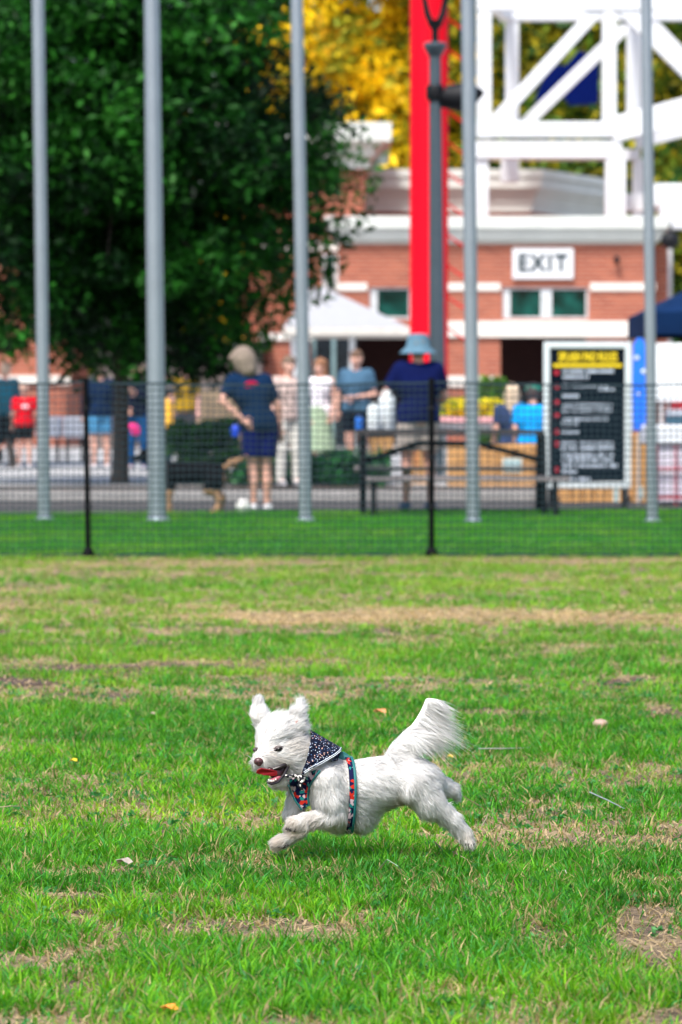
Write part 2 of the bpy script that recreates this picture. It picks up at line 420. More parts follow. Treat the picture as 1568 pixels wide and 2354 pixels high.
for (pa, pb_, ya, yb_, ph_) in ((-60,650,1528,1552,0.0),(-60,160,1556,1578,1.0),(1035,1245,1628,1650,2.0),(1330,1600,1560,1578,3.0),(1490,1640,1625,1660,4.0),(95,250,2056,2100,5.0)):
    ys0, ys1 = gY(yb_), gY(ya); xm0, xm1 = at(pa,0,(ys0+ys1)/2).x, at(pb_,0,(ys0+ys1)/2).x; pv_ = []
    for k in range(60):
        t = 2*math.pi*k/60; rr_ = 1 + .16*math.sin(3*t+ph_) + .12*math.sin(7*t+2*ph_) + .07*math.sin(13*t)
        pv_.append(((xm0+xm1)/2 + (xm1-xm0)/2*math.cos(t)*rr_, (ys0+ys1)/2 + (ys1-ys0)/2*math.sin(t)*rr_, .004))
    tag(MB().add([((xm0+xm1)/2,(ys0+ys1)/2,.004)]+pv_, [(0,1+k,1+(k+1)%60) for k in range(60)]).build('soil', m_wet, fix=False), 'patch of darker damp soil in the lawn', 'soil', kind='structure')
m_grass = attr_mat('grass_blades', .55, .42, .22, (1.2, 1.15, .6))
V, F, C = merge(parts)
tag(np_mesh('grass', V, F, m_grass, cols=C), 'patchy short grass with dry straw around the running white dog', 'grass', kind='stuff')
parts = []
x, y = scatter(120000, YF+.05, eR+.1, 1.2); k = y < edge(x)-.02; x, y = x[k], y[k]; nn = len(x)
cc = gcols(x, y, nn, .9); cc = cc*.45 + np.array([.035,.26,.008])*.45*(.8+.4*vnoise(x,y,2.0,55))[:,None]
yel = vnoise(x, y*.35, .5, 56)
cc = cc + np.clip((yel-.55)*1.2,0,1)[:,None]*np.array([.10,.08,0])
parts.append(blades(x, y, .035*(.5+.8*rng.random(nn)), .009*(.7+.6*rng.random(nn)), .2+.8*rng.random(nn), cc))
V, F, C = merge(parts)
tag(np_mesh('lawn_grass', V, F, m_grass, cols=C), 'bright green even lawn grass behind the net fence', 'grass', kind='stuff')

# ------------------------------------------------------------------ trees
CLOVER = True
m_bark = mat('bark', (.055,.042,.035), .95, var=.35, scale=12, bump=.8, bscale=20)
def leaves(centers, radii, per, size, colf, squash=.8):
    n = len(centers)*per
    c = np.repeat(centers, per, 0); r = np.repeat(radii, per)
    d = rng.normal(size=(n,3)); d /= np.linalg.norm(d, axis=1)[:,None]
    P = c + d*(r*rng.random(n)**.45)[:,None]*np.array([1,1,squash])
    N = rng.normal(size=(n,3)) + np.array([0,0,.8]); N /= np.linalg.norm(N, axis=1)[:,None]
    T = np.cross(N, rng.normal(size=(n,3))); T /= np.linalg.norm(T, axis=1)[:,None]; B = np.cross(N, T)
    s = size*(.6+.8*rng.random(n)); a = T*s[:,None]; b = B*(s*.42)[:,None]
    V = np.stack([P-a, P-b-.15*a, P+a, P+b-.15*a], 1)+0
    V[:,2] -= N*(s*.25)[:,None]
    F = np.arange(n)[:,None]*4 + np.array([0,1,2,3])
    C = np.repeat(colf(P, n, np.repeat(np.arange(len(centers)), per))[:,None,:], 4, 1)
    return V.reshape(-1,3), F, C.reshape(-1,3)
def tree(label, base, ccen, crad, nclump, per, size, trunk_r, palette, cat='tree', group=None, clr=.55, gap=0.0, shape=None, z0=.1):
    root = empty('broadleaf_tree', base, label, cat, group)
    ccen = np.array(ccen); crad = np.array(crad)
    d = rng.normal(size=(nclump*3,3)); d /= np.linalg.norm(d,axis=1)[:,None]
    u = rng.random(nclump*3)**.42
    P = ccen + d*u[:,None]*crad
    if shape is not None: P = P[shape(P)]
    P = P[:nclump]
    R = clr*(.55+.8*rng.random(len(P)))
    def colf(Q, n, ci):
        pc = rng.random(len(P)); k = (pc[ci]*.6 + rng.random(n)*.4)
        pal = np.array(palette); i = np.clip((k*len(pal)).astype(int), 0, len(pal)-1)
        return pal[i]*(.65+.7*rng.random(n))[:,None]
    V, F, C = leaves(P, R, per, size, colf)
    np_mesh('crown', V, F, attr_mat('leaf_'+cat.replace(' ','_'), .6, .32, .2), root, cols=C)
    m = MB(); b0 = Vector(base); top = Vector(ccen.tolist()) + Vector((0,0,crad[2]*.5))
    mid = b0.lerp(top, .45) + Vector((.05,0,0))
    m.tube([b0-Vector((0,0,.05)), b0+Vector((0,0,.15)), mid, top], [trunk_r*1.35, trunk_r, trunk_r*.75, trunk_r*.15], 14)
    for i in range(16):
        t = .3+.55*random.random(); s = b0.lerp(top, t)
        e = Vector(P[random.randrange(len(P))].tolist()); e2 = s.lerp(e, .5)+Vector((0,0,.25))
        m.tube([s, e2, e], [trunk_r*.38*(1-t*.5), trunk_r*.22, trunk_r*.05], 7)
    m.build('trunk', m_bark, root, smooth=True)
    return root
DG = [(.001,.008,.003),(.002,.018,.004),(.004,.034,.005),(.009,.075,.006),(.018,.13,.010),(.03,.17,.015)]
nc_ = 420; x, y = scatter(nc_, 6.2, 15, .3)
def clcol(Q, n, ci): return np.array([[.035,.20,.05],[.06,.27,.07],[.05,.24,.03],[.10,.30,.10]])[rng.integers(0,4,n)]*(.6+.7*rng.random(n))[:,None]
V, F, C = leaves(np.stack([x, y, np.full(nc_, .016)], 1), .02+.035*rng.random(nc_), 16, .0085, clcol, .28)
V[:,2] = np.abs(V[:,2]) + .003
tag(np_mesh('clover', V, F, m_grass, cols=C), 'low clover and broad leaved weeds among the grass', 'clover', kind='stuff')
YT = gY(1113, .1); sT = FPX/YT
b0 = at(276, 1113, YT)
zc = at(276, 330, YT).z; 
def pear(P):
    z = P[:,2]; x = P[:,0]
    zb = at(0, 828, YT).z + .1*(x*0)
    pys = [830,780,700,620,550,450,350,270,200,100,0,-300]; pxs = [560,640,700,765,800,835,840,800,680,655,700,640]
    xr = np.interp(z, [at(0,v,YT).z for v in pys], [at(v,0,YT).x for v in pxs])
    return (z > zb - .12) & (x < xr - .22)
tree('large dense dark green tree standing behind the two left flagpoles', (b0.x, YT, .1), (b0.x, YT, zc+.25), (3.15, 2.6, 3.45), 700, 150, .068, .105, DG, clr=.50, shape=pear)
bt2 = at(31, 1075, 60)
tree('tree with a thin trunk at the left edge of the photo', (bt2.x, 60, .1), (bt2.x-2.2, 60.5, 5.6), (2.9, 2.6, 3.7), 300, 120, .09, .055, DG, clr=.6)
YL = [(.97,.66,.010),(.95,.62,.010),(.80,.58,.012),(.36,.32,.02),(.20,.24,.015),(.62,.34,.01)]
YG = [(.12,.20,.015),(.20,.27,.015),(.10,.16,.012),(.36,.34,.015),(.05,.11,.012),(.55,.38,.015)]
GG = [(.03,.10,.012),(.06,.14,.014),(.14,.20,.015),(.36,.30,.015),(.02,.06,.01),(.10,.17,.015)]
def far_tree(label, px, Y, ztop, r, pal, nc=150, per=85, sz=.22, hz=None):
    c = at(px, 900, Y); hz = hz or ztop*.5
    tree(label, (c.x, Y, .1), (c.x, Y, ztop-hz), (r, r*.8, hz), nc, per, sz, .22, pal, 'yellow tree', 'autumn trees behind the building', clr=1.15)
far_tree('bright yellow autumn tree rising just left of the red column', 850, 122, 17, 4.2, YL, 260, 100)
far_tree('yellow and green tree directly behind the grey lamp post', 1040, 127, 17, 3.6, YG+YL[:2], 220)
far_tree('green tree with some yellow behind the left bay of the white truss', 1230, 121, 16, 3.6, GG, 220)
far_tree('green and yellow tree behind the right bay of the white truss', 1440, 125, 17, 4.2, YG, 240)
far_tree('green tree at the right edge behind the white truss', 1640, 118, 15, 4.0, GG, 200)
far_tree('orange yellow tree showing over the roof beside the dark tree', 690, 128, 16, 3.6, YL, 200)
far_tree('green tree hidden behind the large dark tree', 480, 130, 14, 5.0, GG, 160)
far_tree('low dark green tree seen under the lower part of the white truss', 1350, 112, 8.6, 3.2, GG, 180, hz=4)
far_tree('low dark tree behind the navy tent', 1600, 108, 7.5, 2.6, GG, 150, hz=3.4)

# ------------------------------------------------------------------ brick building
YB = 90.0
def X(px, Y=YB): return at(px, 900, Y).x
def Z(py, Y=YB): return at(784, py, Y).z
bld = empty('brick_building', (X(1000), YB, .1), 'red brick building with cream stone cornices and an EXIT sign over its windows', 'building')
# front wall made of piers and bands so windows are true openings
mb = MB()
D = .5
zb0, zb1 = Z(775), Z(738)      # wide cream band
zw0, zw1 = Z(733), Z(660)      # windows
zc0, zc1 = Z(560), Z(498)      # cornice
xl, xr = X(778), X(1502)
wx = [(X(850), X(945)), (X(1155), X(1352))]
dx_ = [(X(820), X(1012)), (X(1150), X(1348))]
def wall_row(x0, x1, z0, z1, holes):
    c = x0
    for a, b_ in holes:
        mb.box(c, a, YB, YB+D, z0, z1); c = b_
    mb.box(c, x1, YB, YB+D, z0, z1)
wall_row(xl, xr, .1, zb0, dx_)
mb.box(xl, xr, YB, YB+D, zb0, zw0)
wall_row(xl, xr, zw0, zw1, wx)
mb.box(xl, xr, YB, YB+D, zw1, zc0+.05)
mb.box(xr-.4, xr, YB+D, YB+8, .1, zc0+.05); mb.box(xl, xl+.4, YB+D, YB+8, .1, zc0+.05)
mb.box(xl, xr, YB+7.6, YB+8, .1, zc0+.02); mb.box(xl+.01, xr-.01, YB+.1, YB+7.9, zc0-.2, zc0)
mb.build('wall', brick, bld)
m2 = MB()   # floor and back partition, dark maroon painted in for the indoor shadow
m2.box(xl+.4, xr-.4, YB+3.2, YB+3.3, .1, zc0-.2)
m2.box(xl+.4, xr-.4, YB+.5, YB+7.5, zb0+.05, zb0+.15)
m2.build('interior_wall', mat('interior', (.05,.02,.02), .9), bld)
cm = MB()
z = zc0; steps = [(0,.10,.06),(.10,.20,.14),(.20,.42,.20),(.42,.55,.27),(.55,1.0,.33)]
hh = zc1 - zc0
for a, b_, pr in steps: cm.box(xl-pr, xr+pr, YB-pr, YB+.6, zc0+a*hh, zc0+b_*hh-.003)
cm.build('cornice', M_STONE, bld, bevel=.01)
for a, b_ in ((xl-.04, X(850)-.06), (X(1027), X(1150)), (X(1356), xr+.04)): MB().box(a, b_, YB-.05, YB+.02, Z(668), Z(650)).build('string_course', M_TRIM, bld)
bb = MB(); bb.box(X(1010), X(1485), YB-.09, YB+.02, zb0, zb1); bb.build('band', M_TRIM, bld, bevel=.01)
for a, b_ in ((xl-.04, dx_[0][0]), (dx_[0][1], dx_[1][0]), (dx_[1][1], xr+.04)): MB().box(a, b_, YB-.07, YB+.02, Z(888), Z(864)).build('base_band', M_TRIM, bld)
for i, (a, b_) in enumerate(wx):
    f = MB(); t = .09
    for (x0, x1, z0, z1) in ((a, a+2*t, zw0, zw1), (b_-t*.6, b_, zw0, zw1), (a+2*t, b_-.6*t, zw0, zw0+t*.6), (a+2*t, b_-.6*t, zw1-t*.6, zw1)):
        f.box(x0, x1, YB+.06, YB+.16, z0, z1)
    mid = (a+b_)/2+.02
    if i == 1: f.box(mid-.13, mid+.13, YB+.055, YB+.165, zw0+.055, zw1-.055)
    fo = f.build('window', M_FRAME, bld)
    MB().box(a+.1, b_-.03, YB+.10, YB+.115, zw0+.03, zw1-.03).build('pane', M_GLASS, fo)
lf = MB().box(X(1412), X(1420), YB-.14, YB, Z(602), Z(588)); lf.ell(((X(1416)), YB-.16, Z(598)), (.07,.07,.1)); lf.build('wall_lamp', M_BLACK, bld)
dp = MB().tube([(X(1527), YB+2, .1), (X(1527), YB+2, Z(560))], .08); dp.build('downpipe', M_FRAME, bld, smooth=True)
dk = MB().box(X(1455), X(1540), YB+.7, YB+7, .1, Z(560)); dk.build('side_wall', brick, bld)

# exit sign
ex = empty('exit_sign', (X(1247), YB-.10, Z(605)), 'white rectangular sign reading EXIT on the brick wall above the double window', 'sign')
MB().box(X(1177), X(1317), YB-.10, YB-.02, Z(641), Z(571)).build('sign_board', M_WSTEEL, ex, bevel=.01)
def text_mesh(txt, size, x, y, z, m, parent, name='lettering', center=True, bold=0.0, sx=1.0, th=.01, spc=1.0):
    cu = bpy.data.curves.new('t', 'FONT'); cu.body = txt; cu.size = size; cu.align_x = 'CENTER' if center else 'LEFT'; cu.align_y = 'CENTER'
    cu.offset = bold; cu.space_character = spc; cu.extrude = th/2
    o = bpy.data.objects.new('t', cu); COL.objects.link(o)
    bpy.context.view_layer.update()
    me = bpy.data.meshes.new_from_object(o.evaluated_get(bpy.context.evaluated_depsgraph_get()))
    bpy.data.objects.remove(o)
    off = wloc(parent)
    for v in me.vertices:
        a, b_, c = v.co; v.co = (x + a*sx - off.x, y - c - off.y, z + b_ - off.z)
    me.materials.clear(); me.materials.append(m)
    for p in me.polygons: p.material_index = 0
    r = bpy.data.objects.new(name, me); COL.objects.link(r); r.parent = parent; return r
text_mesh('EXIT', .54, X(1246), YB-.115, Z(606), mat('dark_lettering', (.008,.025,.03), .6, spec=.1), ex, bold=.016, sx=.90, spc=1.22)

# set-back mass with the deep cove cornice
YU = 97.5
up = empty('upper_storey', (X(1050,YU), YU, 4.0), 'set back cream cornice block rising behind the front parapet', 'building')
xa, xb = X(835,YU), X(1222,YU)
def chamfer(z0, z1, pr, m_):
    c = [(xa-pr, YU-pr), (xb+pr*.9, YU-pr), (xb+2.2+pr*1.6, YU+5-pr*.3), (xb+2.2+pr*1.6, YU+9), (xa-pr, YU+9)]
    n_ = len(c); vs = [(x_, y_, z0) for x_, y_ in c] + [(x_, y_, z1) for x_, y_ in c]
    m_.add(vs, [tuple(reversed(range(n_))), tuple(range(n_, 2*n_))] + [(i, (i+1)%n_, n_+(i+1)%n_, n_+i) for i in range(n_)])
m_ = MB(); chamfer(.1, Z(486,YU), -.05, m_); m_.build('wall', brick, up)
m_ = MB(); zs = [Z(v,YU) for v in (486,468,455,447,440,433,412,408,390)]; prs = [0,.04,.09,.14,.19,.25,.22,.29]
for i in range(8): chamfer(zs[i], zs[i+1]-.002, prs[i], m_)
m_.build('cornice', M_STONE, up)

# left wing behind the dark tree
YW = 93.0
wing = empty('tall_wing', (X(700,YW), YW, .1), 'taller brick wing with a projecting white cornice behind the dark tree', 'building')
m_ = MB(); m_.box(X(560,YW), X(838,YW), YW, YW+8, Z(775,YW), Z(385,YW)); m_.box(X(560,YW), X(600,YW), YW, YW+8, .1, Z(775,YW)-.003)
m_.box(X(560,YW), X(838,YW), YW+5, YW+8.1, .1, Z(775,YW)-.003); m_.build('wall', brick, wing)
m_ = MB()
for k, (ya, yb_, e) in enumerate(((388,360,.10),(360,340,.22),(340,328,.36),(328,285,.62))): m_.box(X(560,YW)-e, X(840,YW)+e, YW-e, YW+8+e, Z(ya,YW)+.002, Z(yb_,YW))
m_.build('cornice', M_STONE, wing)
m_ = MB(); m_.box(X(740,YW-.2), X(779,YW-.2), YW-.25, YW-.05, Z(668,YW), Z(585,YW)); 
fo = m_.build('window', M_FRAME, wing); MB().box(X(752,YW), X(767,YW), YW-.27, YW-.255, Z(664,YW), Z(590,YW)).build('pane', M_GLASS, fo)
m_ = MB(); m_.box(X(600,YW), X(790,YW), YW-.06, YW+.0, Z(575,YW), Z(556,YW)); m_.build('string_course', M_TRIM, wing)

# lower left frontage
YV = 88.0
low = empty('brick_frontage', (X(640,YV), YV, .1), 'brick frontage with dark glass doors under the white canopy', 'building')
m_ = MB(); m_.box(X(607,YV), X(712,YV), YV, YV+4, .1, Z(768,YV)); m_.build('wall', brick, low)
MB().box(X(607,YV), X(712,YV), YV-.06, YV-.003, Z(890,YV), Z(865,YV)).build('base_band', M_TRIM, low)
MB().box(X(595,YV), X(712,YV)+.05, YV-.08, YV-.003, Z(782,YV), Z(766,YV)).build('band', M_TRIM, low)
MB().box(X(712,YV)+.01, X(822,YV), YV+.5, YV+.56, .1, Z(768,YV)).build('glass_door', mat('door_glass', (.01,.015,.02), .1, var=.3), low)
m_ = MB()
for px in (716, 762): m_.box(X(px,YV), X(px+10,YV), YV+.40, YV+.49, .1, Z(768,YV))
m_.build('door_frame', mat('teal_grey_frame', (.16,.25,.26), .5), low)
# far left building
fl = empty('brick_pavilion', (X(60), YB, .1), 'salmon brick pavilion with a cream band at the left edge', 'building')
m_ = MB(); m_.box(X(-420), X(165), YB, YB+6, .1, Z(560)); m_.build('wall', brick, fl)
MB().box(X(-420)-.05, X(162), YB-.07, YB-.003, Z(884), Z(863)).build('band', M_TRIM, fl)
MB().box(X(-420)-.3, X(165)+.3, YB-.3, YB+6.3, Z(560)+.002, Z(500)).build('cornice', M_STONE, fl)
MB().box(X(153), X(184), YB-.35, YB-.08, .1, Z(900)).build('door', mat('brown_door', (.11,.03,.018), .6), fl)
wl = empty('shaded_wing', (X(300,86), 86, .1), 'building wing behind the hedge with its shade painted taupe grey', 'shed')
m_ = MB(); m_.box(X(225,86), X(600,86), 86, 90, .1, Z(800,86)); m_.build('wall', mat('taupe_shade', (.16,.13,.12), .9), wl)  # taupe is the shade on this wing, put into the wall colour
MB().box(X(225,86)-.2, X(600,86)+.2, 85.8, 90.2, Z(800,86)+.002, Z(788,86)).build('roof', mat('grey_roof', (.10,.10,.11), .8), wl)
MB().box(X(440,86), X(560,86), 85.94, 85.998, .1, Z(896,86)).build('panel', mat('ochre_panel', (.20,.145,.09), .8, var=.25, scale=3), wl)

# white canopy
YC = 80.0
cn = empty('entrance_canopy', (X(790,YC), YC, .1), 'white hipped canopy roof on posts in front of the glass doors', 'canopy')
m_ = MB()
a0 = (X(652,YC), YC, Z(752,YC)); a1 = (X(942,YC), YC, Z(752,YC)); a2 = (X(942,YC), YC+5, Z(752,YC)); a3 = (X(652,YC), YC+5, Z(752,YC))
r0 = (X(712,YC), YC+2.3, Z(652,YC)); r1 = (X(745,YC), YC+2.7, Z(652,YC))
m_.add([a0,a1,a2,a3,r0,r1], [(0,1,5,4),(1,2,5),(2,3,4,5),(3,0,4),(3,2,1,0)])
m_.build('roof', mat('white_canvas', (.33,.335,.35), .7, var=.04), cn)
MB().box(a0[0], a1[0], YC, YC+5, Z(752,YC)-.15, Z(752,YC)-.003).build('fascia', mat('beige_fascia', (.55,.52,.47), .8), cn)
for px in (803, 668):
    MB().box(X(px,YC), X(px+13,YC), YC+.3, YC+.42, .1, Z(752,YC)-.155).build('post', M_FRAME, cn)

# ------------------------------------------------------------------ white steel truss on the roof
YR = 92.4; YR2 = 95.6
tr = empty('white_truss', (X(1250,YR), YR, 5.5), 'white painted steel truss frame rising above the front parapet', 'steel frame')
def beam(name, p, q, Ya=YR, Yb=None, w=.34, h=None):
    Yb = Ya if Yb is None else Yb
    MB().bar(at(p[0], p[1], Ya), at(q[0], q[1], Yb), w, h or w).build(name, M_WSTEEL, tr, bevel=.015)
pxm = FPX/YR
beam('post', (1113, 318), (1113, -40)); beam('post', (1177, 300), (1177, 10), YR2, w=.33)
beam('top_chord', (1096, 4), (1800, 4), w=.40, h=.42); beam('top_chord', (1150, 34), (1800, 34), YR2, w=.42, h=.3)
beam('bottom_chord', (1096, 298), (1420, 298), w=.39, h=.36); beam('bottom_chord', (1150, 296), (1420, 296), YR2, w=.43, h=.3)
beam('post', (1400, 300), (1400, 30), w=.33); beam('post', (1457, 310), (1457, 40), YR2, w=.36)
beam('brace', (1126, 292), (1378, 18), YR+.02, w=.30); beam('brace', (1192, 300), (1440, 60), YR2+.02, w=.30)
beam('brace', (1425, 12), (1700, 282), YR+.02, w=.34); beam('brace', (1480, 40), (1720, 290), YR2, w=.34)
beam('cross_beam', (1113, 4), (1165, 34), YR+.2, YR2-.2, w=.26); beam('cross_beam', (1400, 4), (1457, 34), YR+.2, YR2-.2, w=.26)
beam('cross_beam', (1113, 298), (1165, 296), YR+.2, YR2-.2, w=.26); beam('cross_beam', (1400, 300), (1457, 302), YR+.2, YR2-.2, w=.3)
beam('platform', (1092, 345), (1428, 345), YR, w=.5, h=.40); beam('platform', (1120, 356), (1470, 356), YR2, w=.4, h=.26)
beam('ramp', (1405, 300), (1720, 215), YR, w=.6, h=.60); beam('ramp', (1460, 325), (1760, 245), YR2, w=.3, h=.4)
beam('leg', (1108, 365), (1108, 500), w=.30); beam('leg', (1414, 365), (1414, 500), w=.48, h=.44)
beam('leg', (1466, 365), (1466, 500), YR2, w=.26); beam('leg', (1172, 362), (1172, 420), YR2, w=.45)
fl_ = MB().bar(at(1432,466,YR+.7), at(1700,466,YR+.7), .5, .42); fl_.build('girder', M_WSTEEL, tr, bevel=.015)
bx = empty('white_roof_unit', (X(1560,91.5), 91.5, 5.0), 'plain white boxy roof unit at the right edge beside the truss', 'roof unit')
m_ = MB(); m_.box(X(1518,91.2), X(1760,91.2), 91.2, 92.0, Z(525,91.2), Z(450,91.2)); m_.box(X(1507,91.3), X(1760,91.3), 92.01, 92.9, Z(470,91.3), Z(418,91.3)); m_.build('housing', M_WSTEEL, bx, bevel=.02)
m_ = MB(); m_.box(X(1535,91.2), X(1545,91.2), 91.3, 91.8, .1, Z(525,91.2)); m_.build('support_post', M_FRAME, bx)
sp_ = MB().ell(at(1540, 552, 89.5), (.22,.24,.2)); sp_.bar(at(1540,535,89.5), at(1540,515,91.0), .1)
tag(sp_.build('floodlight', M_BLACK, smooth=True), 'black round floodlight under the white roof unit', 'floodlight')
bf = MB(); bf.prism([at(1228,232,100), at(1262,150,100), at(1300,150,100), at(1330,115,100), at(1376,130,100), at(1376,236,100), at(1312,240,100), at(1290,215,100)], (0,.5,0))
tag(bf.build('blue_panel', mat('blue_paint', (.001,.006,.07), .9, spec=.05)), 'dark blue angular panel seen through the white truss', 'panel')

# ------------------------------------------------------------------ red column and cables
YRed = 60.0; xc = at(986, 900, YRed).x
rc = empty('red_column', (xc, YRed, .1), 'thick bright red round column behind the grey lamp post', 'column')
MB().tube([(xc, YRed, .1), (xc, YRed, 14)], .30, 32).build('shaft', M_RED, rc, smooth=True)
for i in range(12):
    y0 = 30 + i*71 - 60
    p = at(1028, y0, YRed); q = at(1078, y0+34, YRed+.1)
    MB().tube([p, (p+q)/2 - Vector((0,0,.02)), q], .016, 6).build('cable', M_RED, rc)
MB().tube([at(1079, 900, YRed+.1), at(1079, -60, YRed+.1)], .022, 8).build('cable', M_RED, rc)

# ------------------------------------------------------------------ lamp post
YP = 50.0; lx = at(1006, 900, YP).x
m_slate = mat('slate_grey_paint', (.052,.078,.10), .5, var=.06)
lp = empty('lamp_post', (lx, YP, .1), 'slate grey lamp post with a black fork top and a side mounted speaker', 'lamp post')
zt = at(1000, 125, YP).z
x_top = at(1000, 100, YP).x
MB().tube([(lx+.005, YP, .1), (lx, YP, .5), (x_top, YP, zt)], [.115, .110, .078], 20).build('shaft', m_slate, lp, smooth=True)
MB().lathe((lx+.005, YP, .1), [(.20,0),(.20,.12),(.15,.2),(.13,.4)]).build('base', m_slate, lp, smooth=True)
zc_ = at(0,100,YP).z
MB().lathe((x_top, YP, zt), [(.08,-.03),(.10,.0),(.135,.07),(.15,.10),(.15,.13),(.13,.15),(.05,.16)]).build('collar', m_slate, lp, smooth=True)
MB().tube([(x_top,YP,zc_-.02), (x_top,YP,zc_+.16), (x_top,YP,zc_+.3)], [.05,.045,.10], 12).build('stem', M_BLACK, lp, smooth=True)
for s in (-1, 1):
    MB().tube([(x_top+s*.03,YP,zc_+.22), (x_top+s*.10,YP,zc_+.38), (x_top+s*.165,YP,zc_+.70), (x_top+s*.19,YP,zc_+1.1)], [.05,.045,.035,.03], 10).build('fork_arm', M_BLACK, lp, smooth=True)
MB().lathe((x_top, YP, zc_+.72), [(.17,0),(.19,.1),(.22,.5),(.12,.62)]).build('lantern_glass', mat('lantern_glass', (.30,.10,.10), .2), lp, smooth=True)
zk = at(0, 212, YP).z
ck = MB().lathe((x_top, YP, zk-.10), [(.11,0),(.12,.02),(.12,.17),(.11,.19)]).build('clamp', M_BLACK, lp, smooth=True)
m_ = MB(); m_.tube([at(1016,215,YP), at(1022,222,YP), at(1058,225,YP-.05), at(1085,216,YP-.1), at(1112,212,YP-.1)], [.07,.15,.19,.15,.03], 16)
m_.build('speaker_horn', M_BLACK, lp, smooth=True)

# ------------------------------------------------------------------ flagpoles
for (xt, xb_, yb, w0, w1, lab) in ((88,103,1196,28,29,'slender silver flagpole at the far left of the row'),
        (349,363,1198,35,43,'thickest silver flagpole, second from the left, in front of the dark tree'),
        (682,703,1199,28,31,'silver flagpole in front of the right side of the dark tree'),
        (1075,1088,1203,31,31,'silver flagpole between the lamp post and the EXIT sign'),
        (1485,1500,1201,25,25,'silver flagpole right of the splash pad rules board')):
    p0 = gp(xb_, yb); pt = at(xt, 0, p0.y); s_ = FPX/p0.y
    d = (pt - p0); top = p0 + d*1.7
    e = empty('flagpole', p0, lab, 'flagpole', 'row of silver flagpoles')
    MB().tube([p0-Vector((0,0,.05)), pt, top], [w1/2/s_, w0/2/s_, w0/2.2/s_], 24).build('pole', M_POLE, e, smooth=True)
    MB().lathe((top.x, top.y, top.z), [(.05,0),(.08,.04),(.05,.1)]).build('finial', M_POLE, e, smooth=True)
    MB().lathe(p0, [(w1/2/s_+.03,0),(w1/2/s_+.03,.02),(w1/2/s_+.004,.04)]).build('base_collar', M_POLE, e, smooth=True)

# ------------------------------------------------------------------ net fence
M_POST = mat('black_fence_post', (.002,.003,.004), .7, spec=.1)
fe = empty('net_fence', (0, YF, 0), 'low black plastic net fence strung between two thin posts', 'fence')
sF = FPX/YF; pitch = 14.0/sF
zt = at(0, 878, YF).z
nm = MB(); xs0, xs1 = at(-900,0,YF).x, at(2500,0,YF).x
def sag(x):
    a = at(200,0,YF).x; b_ = at(992,0,YF).x; t = ((x-a)/(b_-a)) % 1.0
    return -.022*4*t*(1-t)
nseg = 96; rows = int((zt-.03)/ (15.2/sF)) + 1
for r in range(rows+1):
    z = .02 + (zt-.02)*r/rows; wdt = .0076 if r not in (0, rows) else .016
    pv = None
    for i in range(nseg+1):
        x = xs0 + (xs1-xs0)*i/nseg; zz = z + sag(x)*(r/rows) + .004*math.sin(i*1.3+r*.7)
        if pv is not None: 
            nm.add([(pv[0],YF-.002,pv[1]-wdt/2),(x,YF-.002,zz-wdt/2),(x,YF-.002,zz+wdt/2),(pv[0],YF-.002,pv[1]+wdt/2),(pv[0],YF+.002,pv[1]-wdt/2),(x,YF+.002,zz-wdt/2),(x,YF+.002,zz+wdt/2),(pv[0],YF+.002,pv[1]+wdt/2)],
                   [(0,1,2,3),(7,6,5,4),(3,2,6,7),(0,4,5,1)])
        pv = (x, zz)
x = xs0
k = 0
while x < xs1:
    wdt = .0060; j = .003*math.sin(k*2.1)
    nm.bar((x+j, YF+.005, .02), (x-j*.5, YF+.005, zt+sag(x)), wdt, .003); x += pitch; k += 1
nm.build('net', M_NET, fe, fix=False)
for px_t, px_b in ((197, 203), (992, 992)):
    t_ = at(px_t, 868, YF-.02); b_ = at(px_b, 1280, YF-.02); b_.z = 0
    pm = MB().tube([b_, t_], .0205, 10).build('post', M_POST, fe, smooth=True)
    MB().lathe(b_, [(.045,0),(.045,.025),(.025,.05)]).build('foot', M_BLACK, pm, smooth=True) if False else None
    c = b_
    MB().lathe((c.x, c.y, 0.0), [(.042,0),(.044,.035),(.034,.055),(.022,.07)], 12).build('post_foot', M_POST, fe, smooth=True)
    for zz in (.35, .7, 1.05):
        q = b_.lerp(t_, zz/t_.z); MB().lathe((q.x, q.y, q.z), [(.025,0),(.028,.012),(.025,.024)], 10).build('clip', M_BLACK, fe, smooth=True)

# ------------------------------------------------------------------ hedge and planting
def shrub(name, label, cat, boxes, n, size, pal, group=None, mname='shrub'):
    c0 = Vector(((boxes[0][0]+boxes[0][1])/2, boxes[0][2], boxes[0][4]))
    root = empty(name, c0, label, cat, group)
    Ps = []
    for x0, x1, y0, y1, z0, z1 in boxes:
        m_ = int(n*(x1-x0)*(z1-z0)*3)+20
        p = np.stack([x0+(x1-x0)*rng.random(m_), y0+(y1-y0)*rng.random(m_), z0+(z1-z0)*rng.random(m_)**.8], 1)
        top = z1 - .18*(z1-z0)*vnoise(p[:,0], p[:,1], .3, 77); p[:,2] = np.minimum(p[:,2], top); Ps.append(p)
    P = np.concatenate(Ps); R = np.full(len(P), size*2.6)
    pal_ = np.array(pal)
    def colf(Q, n_, ci): return pal_[rng.integers(0, len(pal_), n_)]*(.6+.8*rng.random(n_))[:,None]
    V, F, C = leaves(P, R, 45, size*1.25, colf, 1.0)
    np_mesh('foliage', V, F, attr_mat('leaf_'+mname, .5, .25, .3), root, cols=C)
    for x0, x1, y0, y1, z0, z1 in boxes:
        k = max(2, int((x1-x0)/.35))
        for i in range(k):
            xx = x0+(x1-x0)*(i+.5)/k; yy = (y0+y1)/2; sm = MB(); sm.tube([(xx,yy,z0),(xx+.05,yy,z0+(z1-z0)*.4),(xx-.06,yy,z0+(z1-z0)*.8)], [.015,.011,.005], 6)
            sm.build('stem', m_bark, root)
    return root
